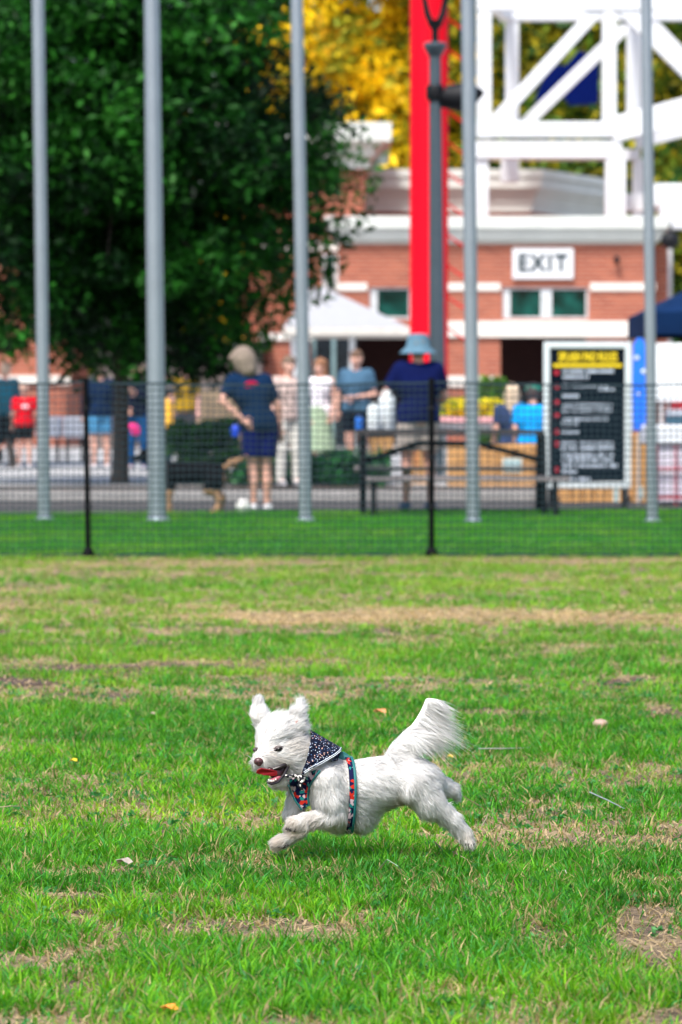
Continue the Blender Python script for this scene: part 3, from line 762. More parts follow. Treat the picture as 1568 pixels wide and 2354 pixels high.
HG = [(.016,.085,.010),(.034,.15,.014),(.045,.16,.016),(.020,.10,.016)]
GB = [(.010,.10,.03),(.02,.14,.03),(.008,.07,.03),(.03,.17,.04)]
Yh = 46.8
def hx(px, Y=Yh): return at(px,0,Y).x
shrub('hedge', 'dark clipped hedge behind the black and tan dog', 'hedge', [(hx(388),hx(548),Yh,Yh+.9,.1,at(0,968,Yh).z)], 70, .035, HG)
shrub('low_shrub', 'low bright green ground planting between the two standing women and the kerb', 'shrub', [(hx(548),hx(885),Yh-.5,Yh+.6,.1,at(0,1046,Yh).z)], 60, .04, GB)
shrub('leafy_bush', 'light green leafy bush behind the yellow flowers', 'bush', [(hx(1098,52),hx(1160,52),52,52.6,.1,at(0,868,52).z)], 60, .04, [(.10,.28,.02),(.05,.18,.02),(.16,.30,.03),(.25,.33,.08)])
for (x0, x1, lab) in ((1024,1072,'yellow flower heap left of the flagpole behind the picnic table'),(1098,1145,'yellow flower heap right of the flagpole behind the picnic table')):
    shrub('flower_pot', lab, 'flowers', [(hx(x0,49.5),hx(x1,49.5),49.4,49.8,at(0,962,49.5).z,at(0,924,49.5).z)], 90, .03, [(.95,.80,.01),(.95,.85,.02),(.85,.75,.02),(.95,.80,.01),(.15,.35,.02)], 'yellow flowers on the vendor table', 'flower')
vt = empty('vendor_table', (hx(1090,49.5), 49.5, .1), 'vendor table with a pink and white cloth carrying the yellow flowers', 'table')
MB().box(hx(1015,49.3), hx(1250,49.3), 49.2, 50.0, at(0,985,49.5).z, at(0,972,49.5).z).build('tabletop', M_WSTEEL, vt, bevel=.01)
MB().box(hx(1013,49.2), hx(1252,49.2), 49.14, 50.06, at(0,972,49.5).z+.003, at(0,958,49.5).z).build('tablecloth', mat('pink_cloth', (.75,.38,.40), .85, var=.25, scale=7), vt, bevel=.01)
for px in (1022, 1242):
    for yy in (49.28, 49.92): MB().box(hx(px,49.2), hx(px,49.2)+.04, yy, yy+.04, .1, at(0,985,49.5).z-.002).build('leg', M_FRAME, vt)

m_wood = mat('kraft_wood', (.55,.29,.10), .75, var=.25, scale=5)
def slat_box(name, label, px0, px1, Y, z0, z1, group=None, panel=None):
    x0, x1 = at(px0,0,Y).x, at(px1,0,Y).x
    r = empty(name, ((x0+x1)/2, Y, z0), label, 'crate', group)
    fr = MB(); fr.box(x0, x1, Y, Y+.5, z0+.03, z0+.07); fr.box(x0, x1, Y, Y+.5, z1-.05, z1-.001)
    fr.build('frame', m_wood, r)
    k = max(2, round((x1-x0)/.115)); wd = (x1-x0)/k
    for ya, yb in ((Y-.018, Y-.003), (Y+.503, Y+.518)):
        for i in range(k):
            a = x0+i*wd+.008; MB().box(a, a+wd-.016, ya, yb, z0, z1+.004*((i*7)%3)).build('slat', m_wood, r, bevel=.003)
    if panel:
        a, b_, c, d = panel; MB().box(at(a,0,Y).x, at(b_,0,Y).x, Y-.028, Y-.02, at(0,d,Y).z, at(0,c,Y).z).build('label_panel', mat('pale_teal_card', (.45,.62,.64), .7), r)
    return r
for (a, b_, lab, pn) in ((1030,1098,'slatted wooden crate left of the flagpole behind the picnic table',None),(1102,1250,'slatted wooden crate with a pale teal card behind the picnic table',(1157,1200,1054,1085))):
    slat_box('wooden_crate', lab, a, b_, 46.6, .1, at(0,1021,46.6).z, 'wooden crates', pn)
slat_box('wooden_crate', 'wooden crate visible under the rules board', 1290, 1442, 42.6, at(0,1157,42.6).z, at(0,1085,42.6).z, 'wooden crates', (1412,1424,1122,1152))
slat_box('wooden_crate', 'tall slatted wooden crate under the blue banner', 1454, 1494, 42.6, at(0,1157,42.6).z, at(0,998,42.6).z, 'wooden crates', (1470,1480,1118,1146))
slat_box('wooden_crate', 'small wooden crate seen between the legs of the man in the bucket hat', 936, 982, 47.5, .1, at(0,1026,47.5).z, 'wooden crates')
slat_box('wooden_crate', 'small wooden crate left of the man in the bucket hat under the table', 850, 905, 47.5, at(0,1045,47.5).z, at(0,1008,47.5).z, 'wooden crates')

# ------------------------------------------------------------------ picnic table
YA = 38.3
pt_ = empty('picnic_table', (at(1035,0,YA).x, YA, .006), 'dark picnic table with benches on a black frame behind the right fence post', 'picnic table')
m_ptop = mat('weathered_plank', (.035,.028,.03), .8, var=.3, scale=5); m_bench = mat('grey_bench_plank', (.20,.17,.18), .8, var=.25, scale=5)
x0, x1 = at(818,0,YA).x, at(1250,0,YA).x
zt_ = at(0,988,YA).z
tp = MB()
for i in range(5): tp.box(x0, x1, YA-.36+i*.147, YA-.36+i*.147+.137, zt_-.045, zt_)
tp.build('tabletop', m_ptop, pt_, bevel=.006)
for (yy, a, b_) in ((YA-.72, x0+.10, x1+.22), (YA+.62, x0-.02, x1+.02)):
    zz = at(0,1094,YA-.72).z if yy < YA else .46
    be = MB()
    for i in range(2): be.box(a, b_, yy-.14+i*.15, yy-.14+i*.15+.14, zz-.045, zz)
    be.build('bench', m_bench, pt_, bevel=.006)
for xx in (x0+.07, x1-.02):
    fr = MB(); fr.tube([(xx, YA-.55, .006), (xx, YA-.30, zt_-.05)], .034, 8); fr.tube([(xx, YA+.62, .006), (xx, YA+.3, zt_-.05)], .034, 8)
    fr.tube([(xx, YA-.75, .34), (xx, YA+.62, .36)], .034, 8); fr.tube([(xx, YA-.34, zt_-.07), (xx, YA+.34, zt_-.07)], .034, 8)
    fr.tube([(xx+.10, YA-.85, .01), (xx+.10, YA-.72, .36)], .028, 8)
    fr.tube([(xx, YA-.5, .02), (xx, YA-.5, .5)], .03, 8)
    fr.build('frame', M_POST, pt_, smooth=True)
br_ = MB(); xm = (x0+x1)/2
br_.tube([(x0+.07, YA-.1, zt_-.32), (xm-.3, YA-.1, zt_-.13), (xm+.3, YA-.1, zt_-.14), (x1-.03, YA-.1, zt_-.30)], .030, 8)
br_.build('brace', M_POST, pt_, smooth=True)
m_jug = mat('white_plastic', (.82,.86,.88), .4, var=.03)
for (a, b_, yt, lab) in ((872,908,898,'tall white plastic container on the picnic table beside the man in the bucket hat'),(845,873,926,'short white plastic container on the left end of the picnic table')):
    xa_, xb2 = at(a,0,YA+.1).x, at(b_,0,YA+.1).x; r = (xb2-xa_)/2; c = ((xa_+xb2)/2, YA+(.12 if a == 872 else -.08), zt_+.001); hh = at(0,yt,YA).z - zt_
    e = empty('plastic_container', c, lab, 'container', 'white containers on the picnic table')
    MB().lathe(c, [(r*.9,0),(r,.01),(r,hh*.78),(r*.9,hh*.86),(r*.55,hh*.9),(r*.55,hh*.92)], 20).build('body', m_jug, e, smooth=True)
    MB().lathe((c[0],c[1],c[2]+hh*.92), [(r*.6,0),(r*.6,hh*.07),(r*.5,hh*.08)], 20).build('lid', m_jug, e, smooth=True)
bc = at(804, 0, YA); bc = (at(826,0,YA).x, YA, zt_+.001)
e = empty('water_bottle', bc, 'small blue water bottle at the left end of the picnic table', 'bottle')
MB().lathe(bc, [(.035,0),(.037,.01),(.037,.11),(.02,.14)], 14).build('body', mat('blue_plastic', (.01,.13,.55), .3), e, smooth=True)
MB().lathe((bc[0],bc[1],bc[2]+.14), [(.02,0),(.02,.02)], 12).build('cap', M_BLACK, e, smooth=True)

# ------------------------------------------------------------------ rules board
YS = 40.2
rb = empty('rules_board', (at(1351,0,YS).x, YS, .006), 'tall white framed dark board headed SPLASH PAD RULES with red bullets', 'sign')
def sx_(px): return at(px,0,YS).x
def sz_(py): return at(784,py,YS).z
fw = .066
m_frame = mat('white_sign_frame', (.62,.68,.70), .5, var=.05)
a, b_, c, d = sx_(1251), sx_(1453), sz_(1122), sz_(786)
f = MB(); f.box(a, a+fw, YS, YS+.07, c, d); f.box(b_-fw, b_, YS, YS+.07, c, d); f.box(a+fw, b_-fw, YS, YS+.07, d-fw, d); f.box(a+fw, b_-fw, YS, YS+.07, c, c+fw)
f.build('frame', m_frame, rb, bevel=.012)
MB().box(a+fw-.01, b_-fw+.01, YS+.02, YS+.05, c+fw-.01, d-fw+.01).build('panel', mat('dark_navy_panel', (.002,.006,.012), .9, spec=.1), rb)
m_yl = mat('yellow_lettering', (.85,.62,.004), .6, var=.02); m_wl = mat('pale_lettering', (.55,.62,.74), .6); m_rl = mat('red_bullets', (.45,.008,.03), .6)
text_mesh('SPLASH PAD RULES', .128, sx_(1353), YS+.014, sz_(821), m_yl, rb, 'heading', bold=.004, sx=.56)
MB().box(sx_(1273), sx_(1432), YS+.008, YS+.019, sz_(843), sz_(836)).build('underline', m_yl, rb)
rows_ = [(853,1295,1415),(866,1295,1356),(886,1295,1400),(896,1380,1418),(910,1295,1334),(931,1294,1410),(944,1294,1410),(962,1298,1400),(973,1293,1336),(992,1290,1335),(1019,1290,1412),(1030,1290,1414),(1046,1294,1414),(1057,1294,1416),(1070,1296,1424),(1083,1294,1328),(1101,1310,1358)]
rr = random.Random(3)
for (yy, p0, p1) in rows_:
    p = p0; lm = MB()
    while p < p1-3:
        wl_ = rr.choice([3.2,4,4.6]); 
        if rr.random() < .16: p += 2.6; continue
        lm.box(sx_(p), sx_(min(p+wl_-1.1, p1)), YS+.012, YS+.019, sz_(yy+3.6), sz_(yy-3.6)); p += wl_
    lm.build('rule_line', m_wl, rb)
for yy in (856, 888, 925, 955, 992, 1020, 1079):
    q = Vector((sx_(1281), YS+.014, sz_(yy))); bl = MB()
    bl.add([(q.x+.026*math.cos(t*math.pi/6), YS+.012, q.z+.026*math.sin(t*math.pi/6)) for t in range(12)] + [(q.x+.026*math.cos(t*math.pi/6), YS+.019, q.z+.026*math.sin(t*math.pi/6)) for t in range(12)],
           [tuple(range(12)), tuple(range(23,11,-1))] + [(i,(i+1)%12,12+(i+1)%12,12+i) for i in range(12)])
    bl.build('bullet', m_rl, rb)
for px in (1268, 1438):
    MB().bar((sx_(px), YS+.035, c), (sx_(px), YS+.06, .006), .05).build('leg', M_BLACK, rb)
    MB().bar((sx_(px), YS-.15, .02), (sx_(px), YS+.3, .02), .05, .03).build('foot', M_BLACK, rb)

# ------------------------------------------------------------------ blue banner, tent, cloth table on the right
YG_ = 41.6
bn = empty('feather_banner', (at(1470,0,YG_).x, YG_, .006), 'narrow bright blue feather banner with white marks beside the rules board', 'banner')
def bp(px, py, Y=YG_): return at(px, py, Y)
m_ = MB(); m_.prism([bp(1454,988), bp(1483,988), bp(1487,860), bp(1486,800), bp(1478,778), bp(1466,776), bp(1456,790), bp(1453,860)], (0,.012,0)); m_.build('cloth', mat('bright_blue_cloth', (.005,.16,.80), .7, var=.25, scale=2), bn)
for (px, py, r) in ((1463,822,.030),(1480,853,.032),(1468,905,.02)):
    q = bp(px, py, YG_-.008); MB().ell(q, (r, .004, r*.8), 8).build('emblem', m_wl, bn)
MB().tube([(bn.location.x, YG_+.03, .006), bp(1470,776,YG_+.03)], .012, 8).build('pole', M_FRAME, bn, smooth=True)

YN = 41.8
M_ = None
tn = empty('pop_up_tent', (at(1448,0,YN).x+1.5, YN+1.5, .006), 'navy pop up tent canopy at the right edge', 'tent')
x0 = at(1493,0,YN).x; x1 = x0+3.0; zv0, zv1 = at(0,768,YN).z, at(0,716,YN).z; ym = YN+1.5; xm = (x0+x1)/2; za = zv1+.75
m_tent = mat('navy_tent_fabric', (.003,.018,.065), .9, spec=.1, var=.25, scale=2)
MB().add([(x0,YN,zv1),(x1,YN,zv1),(x1,YN+3,zv1),(x0,YN+3,zv1),(xm,ym,za)], [(0,1,4),(1,2,4),(2,3,4),(3,0,4)]).build('roof', m_tent, tn, fix=True)
m_ = MB(); m_.box(x0, x1, YN-.004, YN+.004, zv0, zv1); m_.box(x0, x1, YN+2.996, YN+3.004, zv0, zv1); m_.box(x0-.004, x0+.004, YN+.004, YN+2.99, zv0, zv1); m_.box(x1-.004, x1+.004, YN+.004, YN+2.99, zv0, zv1)
m_.build('valance', m_tent, tn)
for xx in (x0+.03, x1-.03):
    for yy in (YN+.05, YN+2.95): MB().box(xx-.017, xx+.017, yy, yy+.034, .006, zv1-.01).build('leg', M_FRAME, tn)
YQ = 41.55
wpn = empty('white_display_panel', (at(1560,0,YQ).x, YQ, .006), 'plain white display panel under the navy tent', 'panel')
MB().box(at(1510,0,YQ).x, at(1700,0,YQ).x, YQ, YQ+.03, at(0,922,YQ).z, at(0,789,YQ).z).build('board', mat('bright_white', (.85,.87,.90), .6), wpn, bevel=.005)
for px in (1520, 1690): MB().box(at(px,0,YQ).x, at(px,0,YQ).x+.03, YQ+.035, YQ+.065, .006, at(0,800,YQ).z).build('leg', M_FRAME, wpn)
YD = 41.0
ct = empty('display_table', (at(1600,0,YD).x, YD, .006), 'table with a white cloth and red frame lines at the right edge', 'table')
xa_, xb2 = at(1512,0,YD).x, at(1512,0,YD).x+1.6
MB().box(xa_, xb2, YD+.03, YD+.75, .05, at(0,1022,YD).z).build('cloth_front', mat('lavender_white_cloth', (.66,.64,.74), .8), ct)
MB().box(xa_-.12, xb2+.1, YD-.02, YD+.8, at(0,1020,YD).z, at(0,977,YD).z).build('table_cover', mat('white_cloth', (.74,.76,.82), .8), ct, bevel=.02)
m_ = MB(); xv = at(1557,0,YD).x
for px in (1512, 1557, 1603, 1648): m_.box(at(px,0,YD).x-.012, at(px,0,YD).x+.012, YD-.01, YD+.015, .01, at(0,1023,YD).z)
for py in (1078, 1142): m_.box(xa_, xb2, YD-.03, YD-.012, at(0,py+3,YD).z, at(0,py-3,YD).z)
m_.build('red_frame', mat('dark_red_frame', (.42,.005,.03), .5), ct)
e = empty('cooler_box', (at(1545,0,42.4).x, 42.4, at(0,972,42.4).z), 'dark teal storage box with a grey lid on the display table', 'box')
MB().box(at(1525,0,42).x, at(1600,0,42).x, 41.4, 41.75, at(0,976,41.0).z, at(0,955,41.6).z).build('body', mat('dark_teal_box', (.02,.07,.11), .5), e, bevel=.01)
MB().box(at(1527,0,42).x, at(1598,0,42).x, 41.42, 41.73, at(0,955,41.6).z+.002, at(0,941,41.6).z).build('lid', mat('pale_grey_lid', (.45,.48,.55), .5), e, bevel=.01)
e = empty('red_bag', (at(1560,0,43).x, 42.0, at(0,950,42).z), 'red bag behind the storage box under the tent', 'bag')
MB().box(at(1548,0,42).x, at(1600,0,42).x, 42.0, 42.3, at(0,976,41.6).z, at(0,924,42).z).build('body', mat('red_cloth', (.55,.01,.03), .7), e, bevel=.03)

# ------------------------------------------------------------------ people
def hand(mb_, wr, el, s=1.0):
    wr = Vector(wr); d = (wr - Vector(el)).normalized(); sd_ = d.cross(Vector((0,1,0)));
    if sd_.length < .1: sd_ = d.cross(Vector((1,0,0)))
    sd_.normalize(); nn_ = sd_.cross(d)
    mb_.tube([wr, wr+d*.04*s, wr+d*.085*s], [.022*s,.034*s,.03*s], 8)
    for i, L in enumerate((.062,.074,.078,.068)):
        o = wr + d*.08*s + sd_*(.026-.0175*i)*s
        mb_.tube([o, o+d*L*.55*s+nn_*.006, o+d*L*.95*s+nn_*.025*s], [.0095*s,.0085*s,.006*s], 6)
    o = wr + d*.02*s + sd_*.028*s
    mb_.tube([o, o+(d*.5+sd_*.8).normalized()*.035*s, o+(d*.85+sd_*.6).normalized()*.068*s], [.012*s,.011*s,.008*s], 6)
HM = {}
def person(label, px, Y, height, face, shirt, bottom, hair, z0=.104, skin=(.60,.32,.24), group=None, pose=None, legs='short', sleeve='short',
           hairlen=0.0, build=1.0, shoe=(.55,.55,.58), hat=None, lean=(0,0), hairvol=1.0, neckless=False, emblem=None, shirt_var=.12, shirt_scale=6, stance=1.0):
    """face: heading in degrees, 0 = facing away from the camera, 180 = facing it, 90 = facing left"""
    X0 = at(px, 0, Y).x; s = height/1.70
    root = empty('person', (X0, Y, z0), label, 'person', group)
    ca, sa = math.cos(math.radians(face)), math.sin(math.radians(face))
    P = dict(hipL=(-.09,0,.90), hipR=(.09,0,.90), kneeL=(-.10*stance,.01,.48), kneeR=(.10*stance,.01,.48), ankL=(-.11*stance,-.02,.085), ankR=(.11*stance,-.02,.085),
             pel=(0,0,.95), chest=(0,.0,1.25), neck=(0,0,1.44), head=(0,.02,1.575), shL=(-.175,0,1.385), shR=(.175,0,1.385),
             elL=(-.235,-.03,1.11), elR=(.235,-.03,1.11), wrL=(-.23,.08,.88), wrR=(.23,.08,.88))
    if pose: P.update(pose)
    def tf(p):
        x, y, z = p
        if z > .9: x += lean[0]*(z-.9); y += lean[1]*(z-.9)
        x *= s; y *= s; z *= s
        return (X0 + x*ca - y*sa, Y + x*sa + y*ca, z0 + z)
    J = {k: tf(v) for k, v in P.items()}
    def off(k, d):
        p = P[k]; return tf((p[0]+d[0], p[1]+d[1], p[2]+d[2]))
    B = build*s
    mt = lambda c: mat('cloth_%03d_%03d_%03d' % tuple(int(v*999) for v in c), c, .95, spec=.12, var=shirt_var if c is shirt else .1, scale=shirt_scale if c is shirt else 6)
    sk_ = mat('skin_%02d_%02d' % (int(skin[0]*99), int(skin[1]*99)), skin, .6, var=.05)
    k = .03
    torso = [(off('pel',(-.065,0,0)),.105*B,off('pel',(.065,0,0)),.105*B,k), (J['pel'],.125*B,off('chest',(0,0,-.05)),.12*B,k), (off('chest',(-.07,0,0)),.115*B,off('chest',(.07,0,0)),.115*B,.05),
             (off('shL',(.03,0,-.03)),.07*B,off('shR',(-.03,0,-.03)),.07*B,.06)]
    body = list(torso) + [(off('neck',(0,0,-.04)),.058*s,off('neck',(0,.01,.06)),.052*s,.04)]
    R3 = .075*s
    body += [(off('head',(0,-.012,.035)),.082*s,off('head',(0,-.005,.01)),.080*s,.03), (off('head',(0,.035,-.02)),.056*s,off('head',(0,.045,-.065)),.036*s,.03),
             (off('head',(0,.092,.0)),.010*s,off('head',(0,.103,-.022)),.013*s,.02), (off('head',(-.078,0,-.005)),.012*s,off('head',(-.08,-.005,.025)),.014*s,.01), (off('head',(.078,0,-.005)),.012*s,off('head',(.08,-.005,.025)),.014*s,.01)]
    for S in 'LR':
        body += [(J['sh'+S],.052*B,J['el'+S],.038*s,.03), (J['el'+S],.038*s,J['wr'+S],.025*s,.02),
                 (J['hip'+S],.088*B,J['knee'+S],.055*s,.02), (J['knee'+S],.055*s,tf(tuple((np.array(P['knee'+S])*.6+np.array(P['ank'+S])*.4)+np.array((0,-.02,0)))),.052*s,.02),
                 (tf(tuple((np.array(P['knee'+S])*.6+np.array(P['ank'+S])*.4)+np.array((0,-.02,0)))),.050*s,J['ank'+S],.034*s,.02), (J['ank'+S],.036*s,off('ank'+S,(0,.13,-.05)),.030*s,.02)]
    V, Fc = surfnet([(*[np.array(p) if i in (0,2) else p for i, p in enumerate(pr)],) for pr in body], .017)
    hm = MB(); hand(hm, J['wrL'], J['elL'], s); hand(hm, J['wrR'], J['elR'], s)
    hv = np.array(hm.v); 
    m_all = MB(); m_all.v = [tuple(v) for v in V]; m_all.f = [tuple(f) for f in Fc.tolist()]; m_all.mi = [0]*len(Fc)
    o_ = len(m_all.v); m_all.v += hm.v; m_all.f += [tuple(o_+i for i in f) for f in hm.f]; m_all.mi += [0]*len(hm.f)
    m_all.build('body', sk_, root, smooth=True, fix=False)
    for sx__ in (-1, 1):
        MB().ell(off('head',(sx__*.03,.078,.015)), (.012*s,)*3, 6).build('eye', mat('eye_dark', (.02,.015,.012), .2), root, smooth=True)
    MB().ell(off('head',(0,.083,-.052)), (.022*s,.010*s,.006*s), 6, Matrix.Rotation(math.radians(face),3,'Z')).build('mouth', mat('lip', (.35,.10,.09), .5), root, smooth=True)
    e_ = .016*s
    sh = [(p[0], p[1]+e_, p[2], p[3]+e_, p[4]) for p in torso]
    for S in 'LR':
        L_ = .55 if sleeve == 'short' else 1.0
        if sleeve == 'none': continue
        q = tuple(np.array(J['sh'+S])*(1-L_)+np.array(J['el'+S])*L_)
        sh.append((J['sh'+S],.052*B+e_,q,.045*B+e_,.04))
        if sleeve == 'long': sh.append((J['el'+S],.040*s+e_,J['wr'+S],.028*s+e_,.02))
    sh.append((off('pel',(-.07,0,-.10)),.105*B+e_,off('pel',(.07,0,-.10)),.105*B+e_,k))
    shirt_o = blob('shirt', sh, .018, mt(shirt), root, zmin=z0+(P['pel'][2]-.085)*s)
    if emblem:
        ec, eo, er = emblem; q = off('chest', (eo[0], eo[1], eo[2]))
        MB().ell(q, (er[0]*s, .008, er[1]*s), 8, Matrix.Rotation(math.radians(face),3,'Z')).build('shirt_emblem', mt(ec), shirt_o)
    bo = [(off('pel',(-.06,0,-.04)),.100*B+e_*.5,off('pel',(.06,0,-.04)),.100*B+e_*.5,k)]
    if legs == 'skirt':
        bo += [(off('pel',(0,0,-.02)),.16*B,tf((0,.02,.30)),.25*B,.05)]
    elif legs == 'shorts_wide':
        for S in 'LR': bo.append((J['hip'+S],.090*B+e_*.6,tuple(np.array(J['hip'+S])*.1+np.array(J['knee'+S])*.9),.080*B+e_,.02))
    else:
        for S in 'LR':
            t = .62 if legs == 'short' else 1.0
            bo.append((J['hip'+S],.09*B+e_,tuple(np.array(J['hip'+S])*(1-t)+np.array(J['knee'+S])*t),.065*B+e_,.02))
            if legs == 'long': bo.append((J['knee'+S],.062*s+e_*.6,J['ank'+S],.050*s+e_*.4,.02))
    blob({'short':'shorts','shorts_wide':'shorts','long':'trousers','skirt':'skirt'}[legs], bo, .018, mt(bottom), root, zmin=(z0+.585*s if legs in ('short','shorts_wide') and P['kneeL'][2] < .6 else z0+.33*s if legs == 'skirt' else None))
    for S in 'LR':
        blob('shoe', [(off('ank'+S,(0,-.03,-.035)),.046*s,off('ank'+S,(0,.15,-.045)),.038*s,.01)], .014, mt(shoe), root)
    hr = [(off('head',(0,-.03,.05)),.088*s,off('head',(0,-.035,.02)),.088*s,.02)]
    if hairlen: hr += [(off('head',(0,-.05,.0)),.085*s,off('head',(0,-.075,-hairlen)),.07*s,.04), (off('head',(-.06,-.03,.0)),.045*s,off('head',(-.075,-.03,-hairlen*.9)),.035*s,.03), (off('head',(.06,-.03,.0)),.045*s,off('head',(.075,-.03,-hairlen*.9)),.035*s,.03)]
    hr.append((off('head',(0,.025,.075)),.062*s,off('head',(0,-.02,.085)),.07*s,.03))
    hrg = np.random.default_rng(int(px)); nl = 16 if (hairlen or hairvol > 1) else 7
    for i in range(nl):
        a_ = hrg.uniform(.15*math.pi, .85*math.pi)*(-1) if i % 3 else hrg.uniform(0, 2*math.pi); zz = hrg.uniform(-hairlen, .09) if i % 3 else .09
        hr.append((off('head',(.075*math.cos(a_),.075*math.sin(a_)-.02,zz)),.030*s,off('head',(.095*math.cos(a_),.095*math.sin(a_)-.02,zz-.05*bool(hairlen))),.018*s,.015))
        if hairvol > 1: hr[-1] = (hr[-1][0], .035*s, off('head',(.115*math.cos(a_)-.02,.10*math.sin(a_)-.02,zz-.04)), .026*s, .02)
    if hairvol != 1: hr = [(a_, b_*hairvol, c_, d_*hairvol, e2) for a_, b_, c_, d_, e2 in hr]
    blob('hair', hr, .015, mat('hair_%02d_%02d' % (int(hair[0]*99), int(hair[1]*99)), hair, .8, var=.3, scale=30), root)
    if hat:
        kind, hc = hat; c = off('head', (0,-.012,.06)); m_h = mt(hc)
        if kind == 'bucket': MB().lathe((c[0],c[1],c[2]), [(.185*s,-.085*s),(.17*s,-.07*s),(.115*s,-.015*s),(.108*s,.06*s),(.09*s,.10*s),(.02*s,.108*s)], 24).build('bucket_hat', m_h, root, smooth=True)
        else:
            m2_ = MB().lathe((c[0],c[1],c[2]), [(.10*s,-.01*s),(.098*s,.03*s),(.075*s,.075*s),(.01*s,.09*s)], 20)
            q = off('head', (0,.11,.055)); m2_.ell(q, (.06*s,.06*s,.008), 8); m2_.build('cap', m_h, root, smooth=True)
    return root
# z0 for those standing on the path
PA = .006
Ym = gY(1182)
person('man in a grey bucket hat and navy shirt seen from behind at the picnic table', 962, 39.15, 1.76, 12, (.002,.006,.055), (.36,.31,.28), (.20,.15,.12), z0=PA, build=1.32,
       hat=('bucket', (.10,.19,.26)), shoe=(.07,.13,.22), stance=1.15, shirt_var=.25, pose=dict(elL=(-.34,.02,1.13), wrL=(-.30,.20,1.00), elR=(.28,.02,1.12), wrR=(.16,.22,1.02)), legs='shorts_wide')
person('woman with blond grey hair, navy shirt and blue shorts seen from behind holding a leash', 597, 38.6, 1.62, 18, (.003,.018,.055), (.001,.005,.085), (.20,.155,.12), z0=PA, build=1.22,
       hairlen=.07, hairvol=1.35, lean=(-.2,.15), legs='shorts_wide', emblem=((.42,.004,.04),(-.03,-.15,.09),(.075,.045)), pose=dict(elL=(-.36,-.02,1.17), wrL=(-.20,-.10,.98), elR=(.26,.0,1.10), wrR=(.24,.04,.88)), stance=.7)
person('woman with brown hair in a white tank top and long pale green skirt', 737, 54.5, 1.62, 150, (.80,.76,.82), (.34,.44,.30), (.26,.12,.06), skin=(.66,.36,.27), hairlen=.18, legs='skirt', sleeve='none')
person('man in a blue grey tee shirt holding something at his waist', 820, 54.0, 1.73, 160, (.06,.13,.21), (.004,.006,.015), (.14,.08,.05), skin=(.66,.36,.27), build=1.18,
       pose=dict(elL=(-.26,.0,1.10), wrL=(-.02,.20,1.06), elR=(.28,-.02,1.10), wrR=(.27,.06,.88)))
person('person in a pale floral top and white trousers behind the woman holding the leash', 664, 46.0, 1.55, 200, (.55,.42,.38), (.70,.68,.62), (.16,.11,.08), shirt_var=.5, shirt_scale=28, skin=(.62,.36,.28), legs='long')
person('person in a black and yellow shirt and dark cap behind the hedge', 424, 68.0, 1.68, 180, (.30,.18,.010), (.06,.06,.07), (.03,.02,.03), hat=('cap', (.03,.02,.05)), shirt_var=.9, shirt_scale=5, skin=(.62,.34,.30), build=1.25)
person('grey haired person with a yellow bag mostly hidden by the thick flagpole', 380, 59.5, 1.62, 110, (.16,.15,.16), (.02,.05,.07), (.32,.28,.26), legs='long')
person('brown haired person in a navy top and blue jeans holding a pink bag', 315, 56.6, 1.60, 165, (.003,.005,.02), (.006,.06,.18), (.22,.15,.12), hairlen=.10, legs='long',
       sleeve='long', build=1.1, pose=dict(elL=(-.25,.03,1.12), wrL=(-.06,.20,1.22), elR=(.25,.03,1.12), wrR=(.12,.18,.98)))
person('person in a navy top and light blue shorts half hidden by the left fence post', 228, 57.5, 1.60, 20, (.003,.014,.05), (.07,.25,.45), (.10,.07,.06), sleeve='long', build=1.1, legs='shorts_wide')
person('person in a teal and black jacket at the left edge', 10, 60.0, 1.62, 30, (.012,.09,.14), (.003,.003,.006), (.40,.29,.22), legs='long', sleeve='long', build=1.2, shirt_var=.6, shirt_scale=3)
person('child in a red shirt with a white emblem and black shorts', 54, 59.0, 1.28, 10, (.60,.002,.012), (.005,.005,.007), (.42,.26,.20), build=1.2, emblem=((.8,.7,.75),(0,-.16,.0),(.07,.06)))
def seated(label, px, Y, face, zseat, **kw):
    p = dict(hipL=(-.09,0,.90), hipR=(.09,0,.90), kneeL=(-.12,.42,.90), kneeR=(.12,.42,.90), ankL=(-.12,.45,.50), ankR=(.12,.45,.50)); p.update(kw.pop('pose', {}))
    return person(label, px, Y, kw.pop('height', 1.65), face, z0=zseat-.82, pose=p, **kw)
seated('seated person with long blond hair seen from behind the picnic table', 1178, 48.3, 15, .50, shirt=(.03,.05,.12), bottom=(.03,.04,.09), hair=(.62,.48,.34), hairlen=.26)
seated('seated person in a bright blue shirt and teal cap beside the rules board', 1226, 47.6, -5, .50, shirt=(.004,.30,.75), bottom=(.01,.01,.02), hair=(.06,.04,.04), hat=('cap', (.01,.22,.16)), build=1.22, lean=(0,.15))
for (px, Y, lab, cc) in ((1178,48.3,'black folding stool under the blond seated person',1),(1226,47.6,'black folding stool under the seated person in bright blue',2)):
    xx = at(px,0,Y).x; e = empty('stool', (xx, Y, .1), lab, 'stool', 'stools behind the picnic table')
    MB().box(xx-.19, xx+.19, Y-.18, Y+.18, .37, .40).build('seat', M_BLACK, e, bevel=.01)
    for sx__ in (-1,1):
        for sy in (-1,1): MB().tube([(xx+sx__*.18,Y+sy*.16,.104),(xx+sx__*.15,Y+sy*.14,.37)], .011, 8).build('leg', M_BLACK, e)
bgm = mat('yellow_cloth', (.85,.45,.03), .7)
pb = at(386, 953, 59.3)
e = empty('shoulder_bag', pb, 'yellow orange shoulder bag showing right of the thick flagpole', 'bag')
blob('bag_body', [(at(386,932,59.3),.085,at(386,976,59.3),.09,.02)], .02, bgm, e); MB().tube([at(384,925,59.3), at(383,905,59.4), at(385,895,59.6)], .012, 6).build('strap', bgm, e)
e = empty('pink_bag', at(308,985,56.3), 'bright pink bag held by the person in jeans', 'bag')
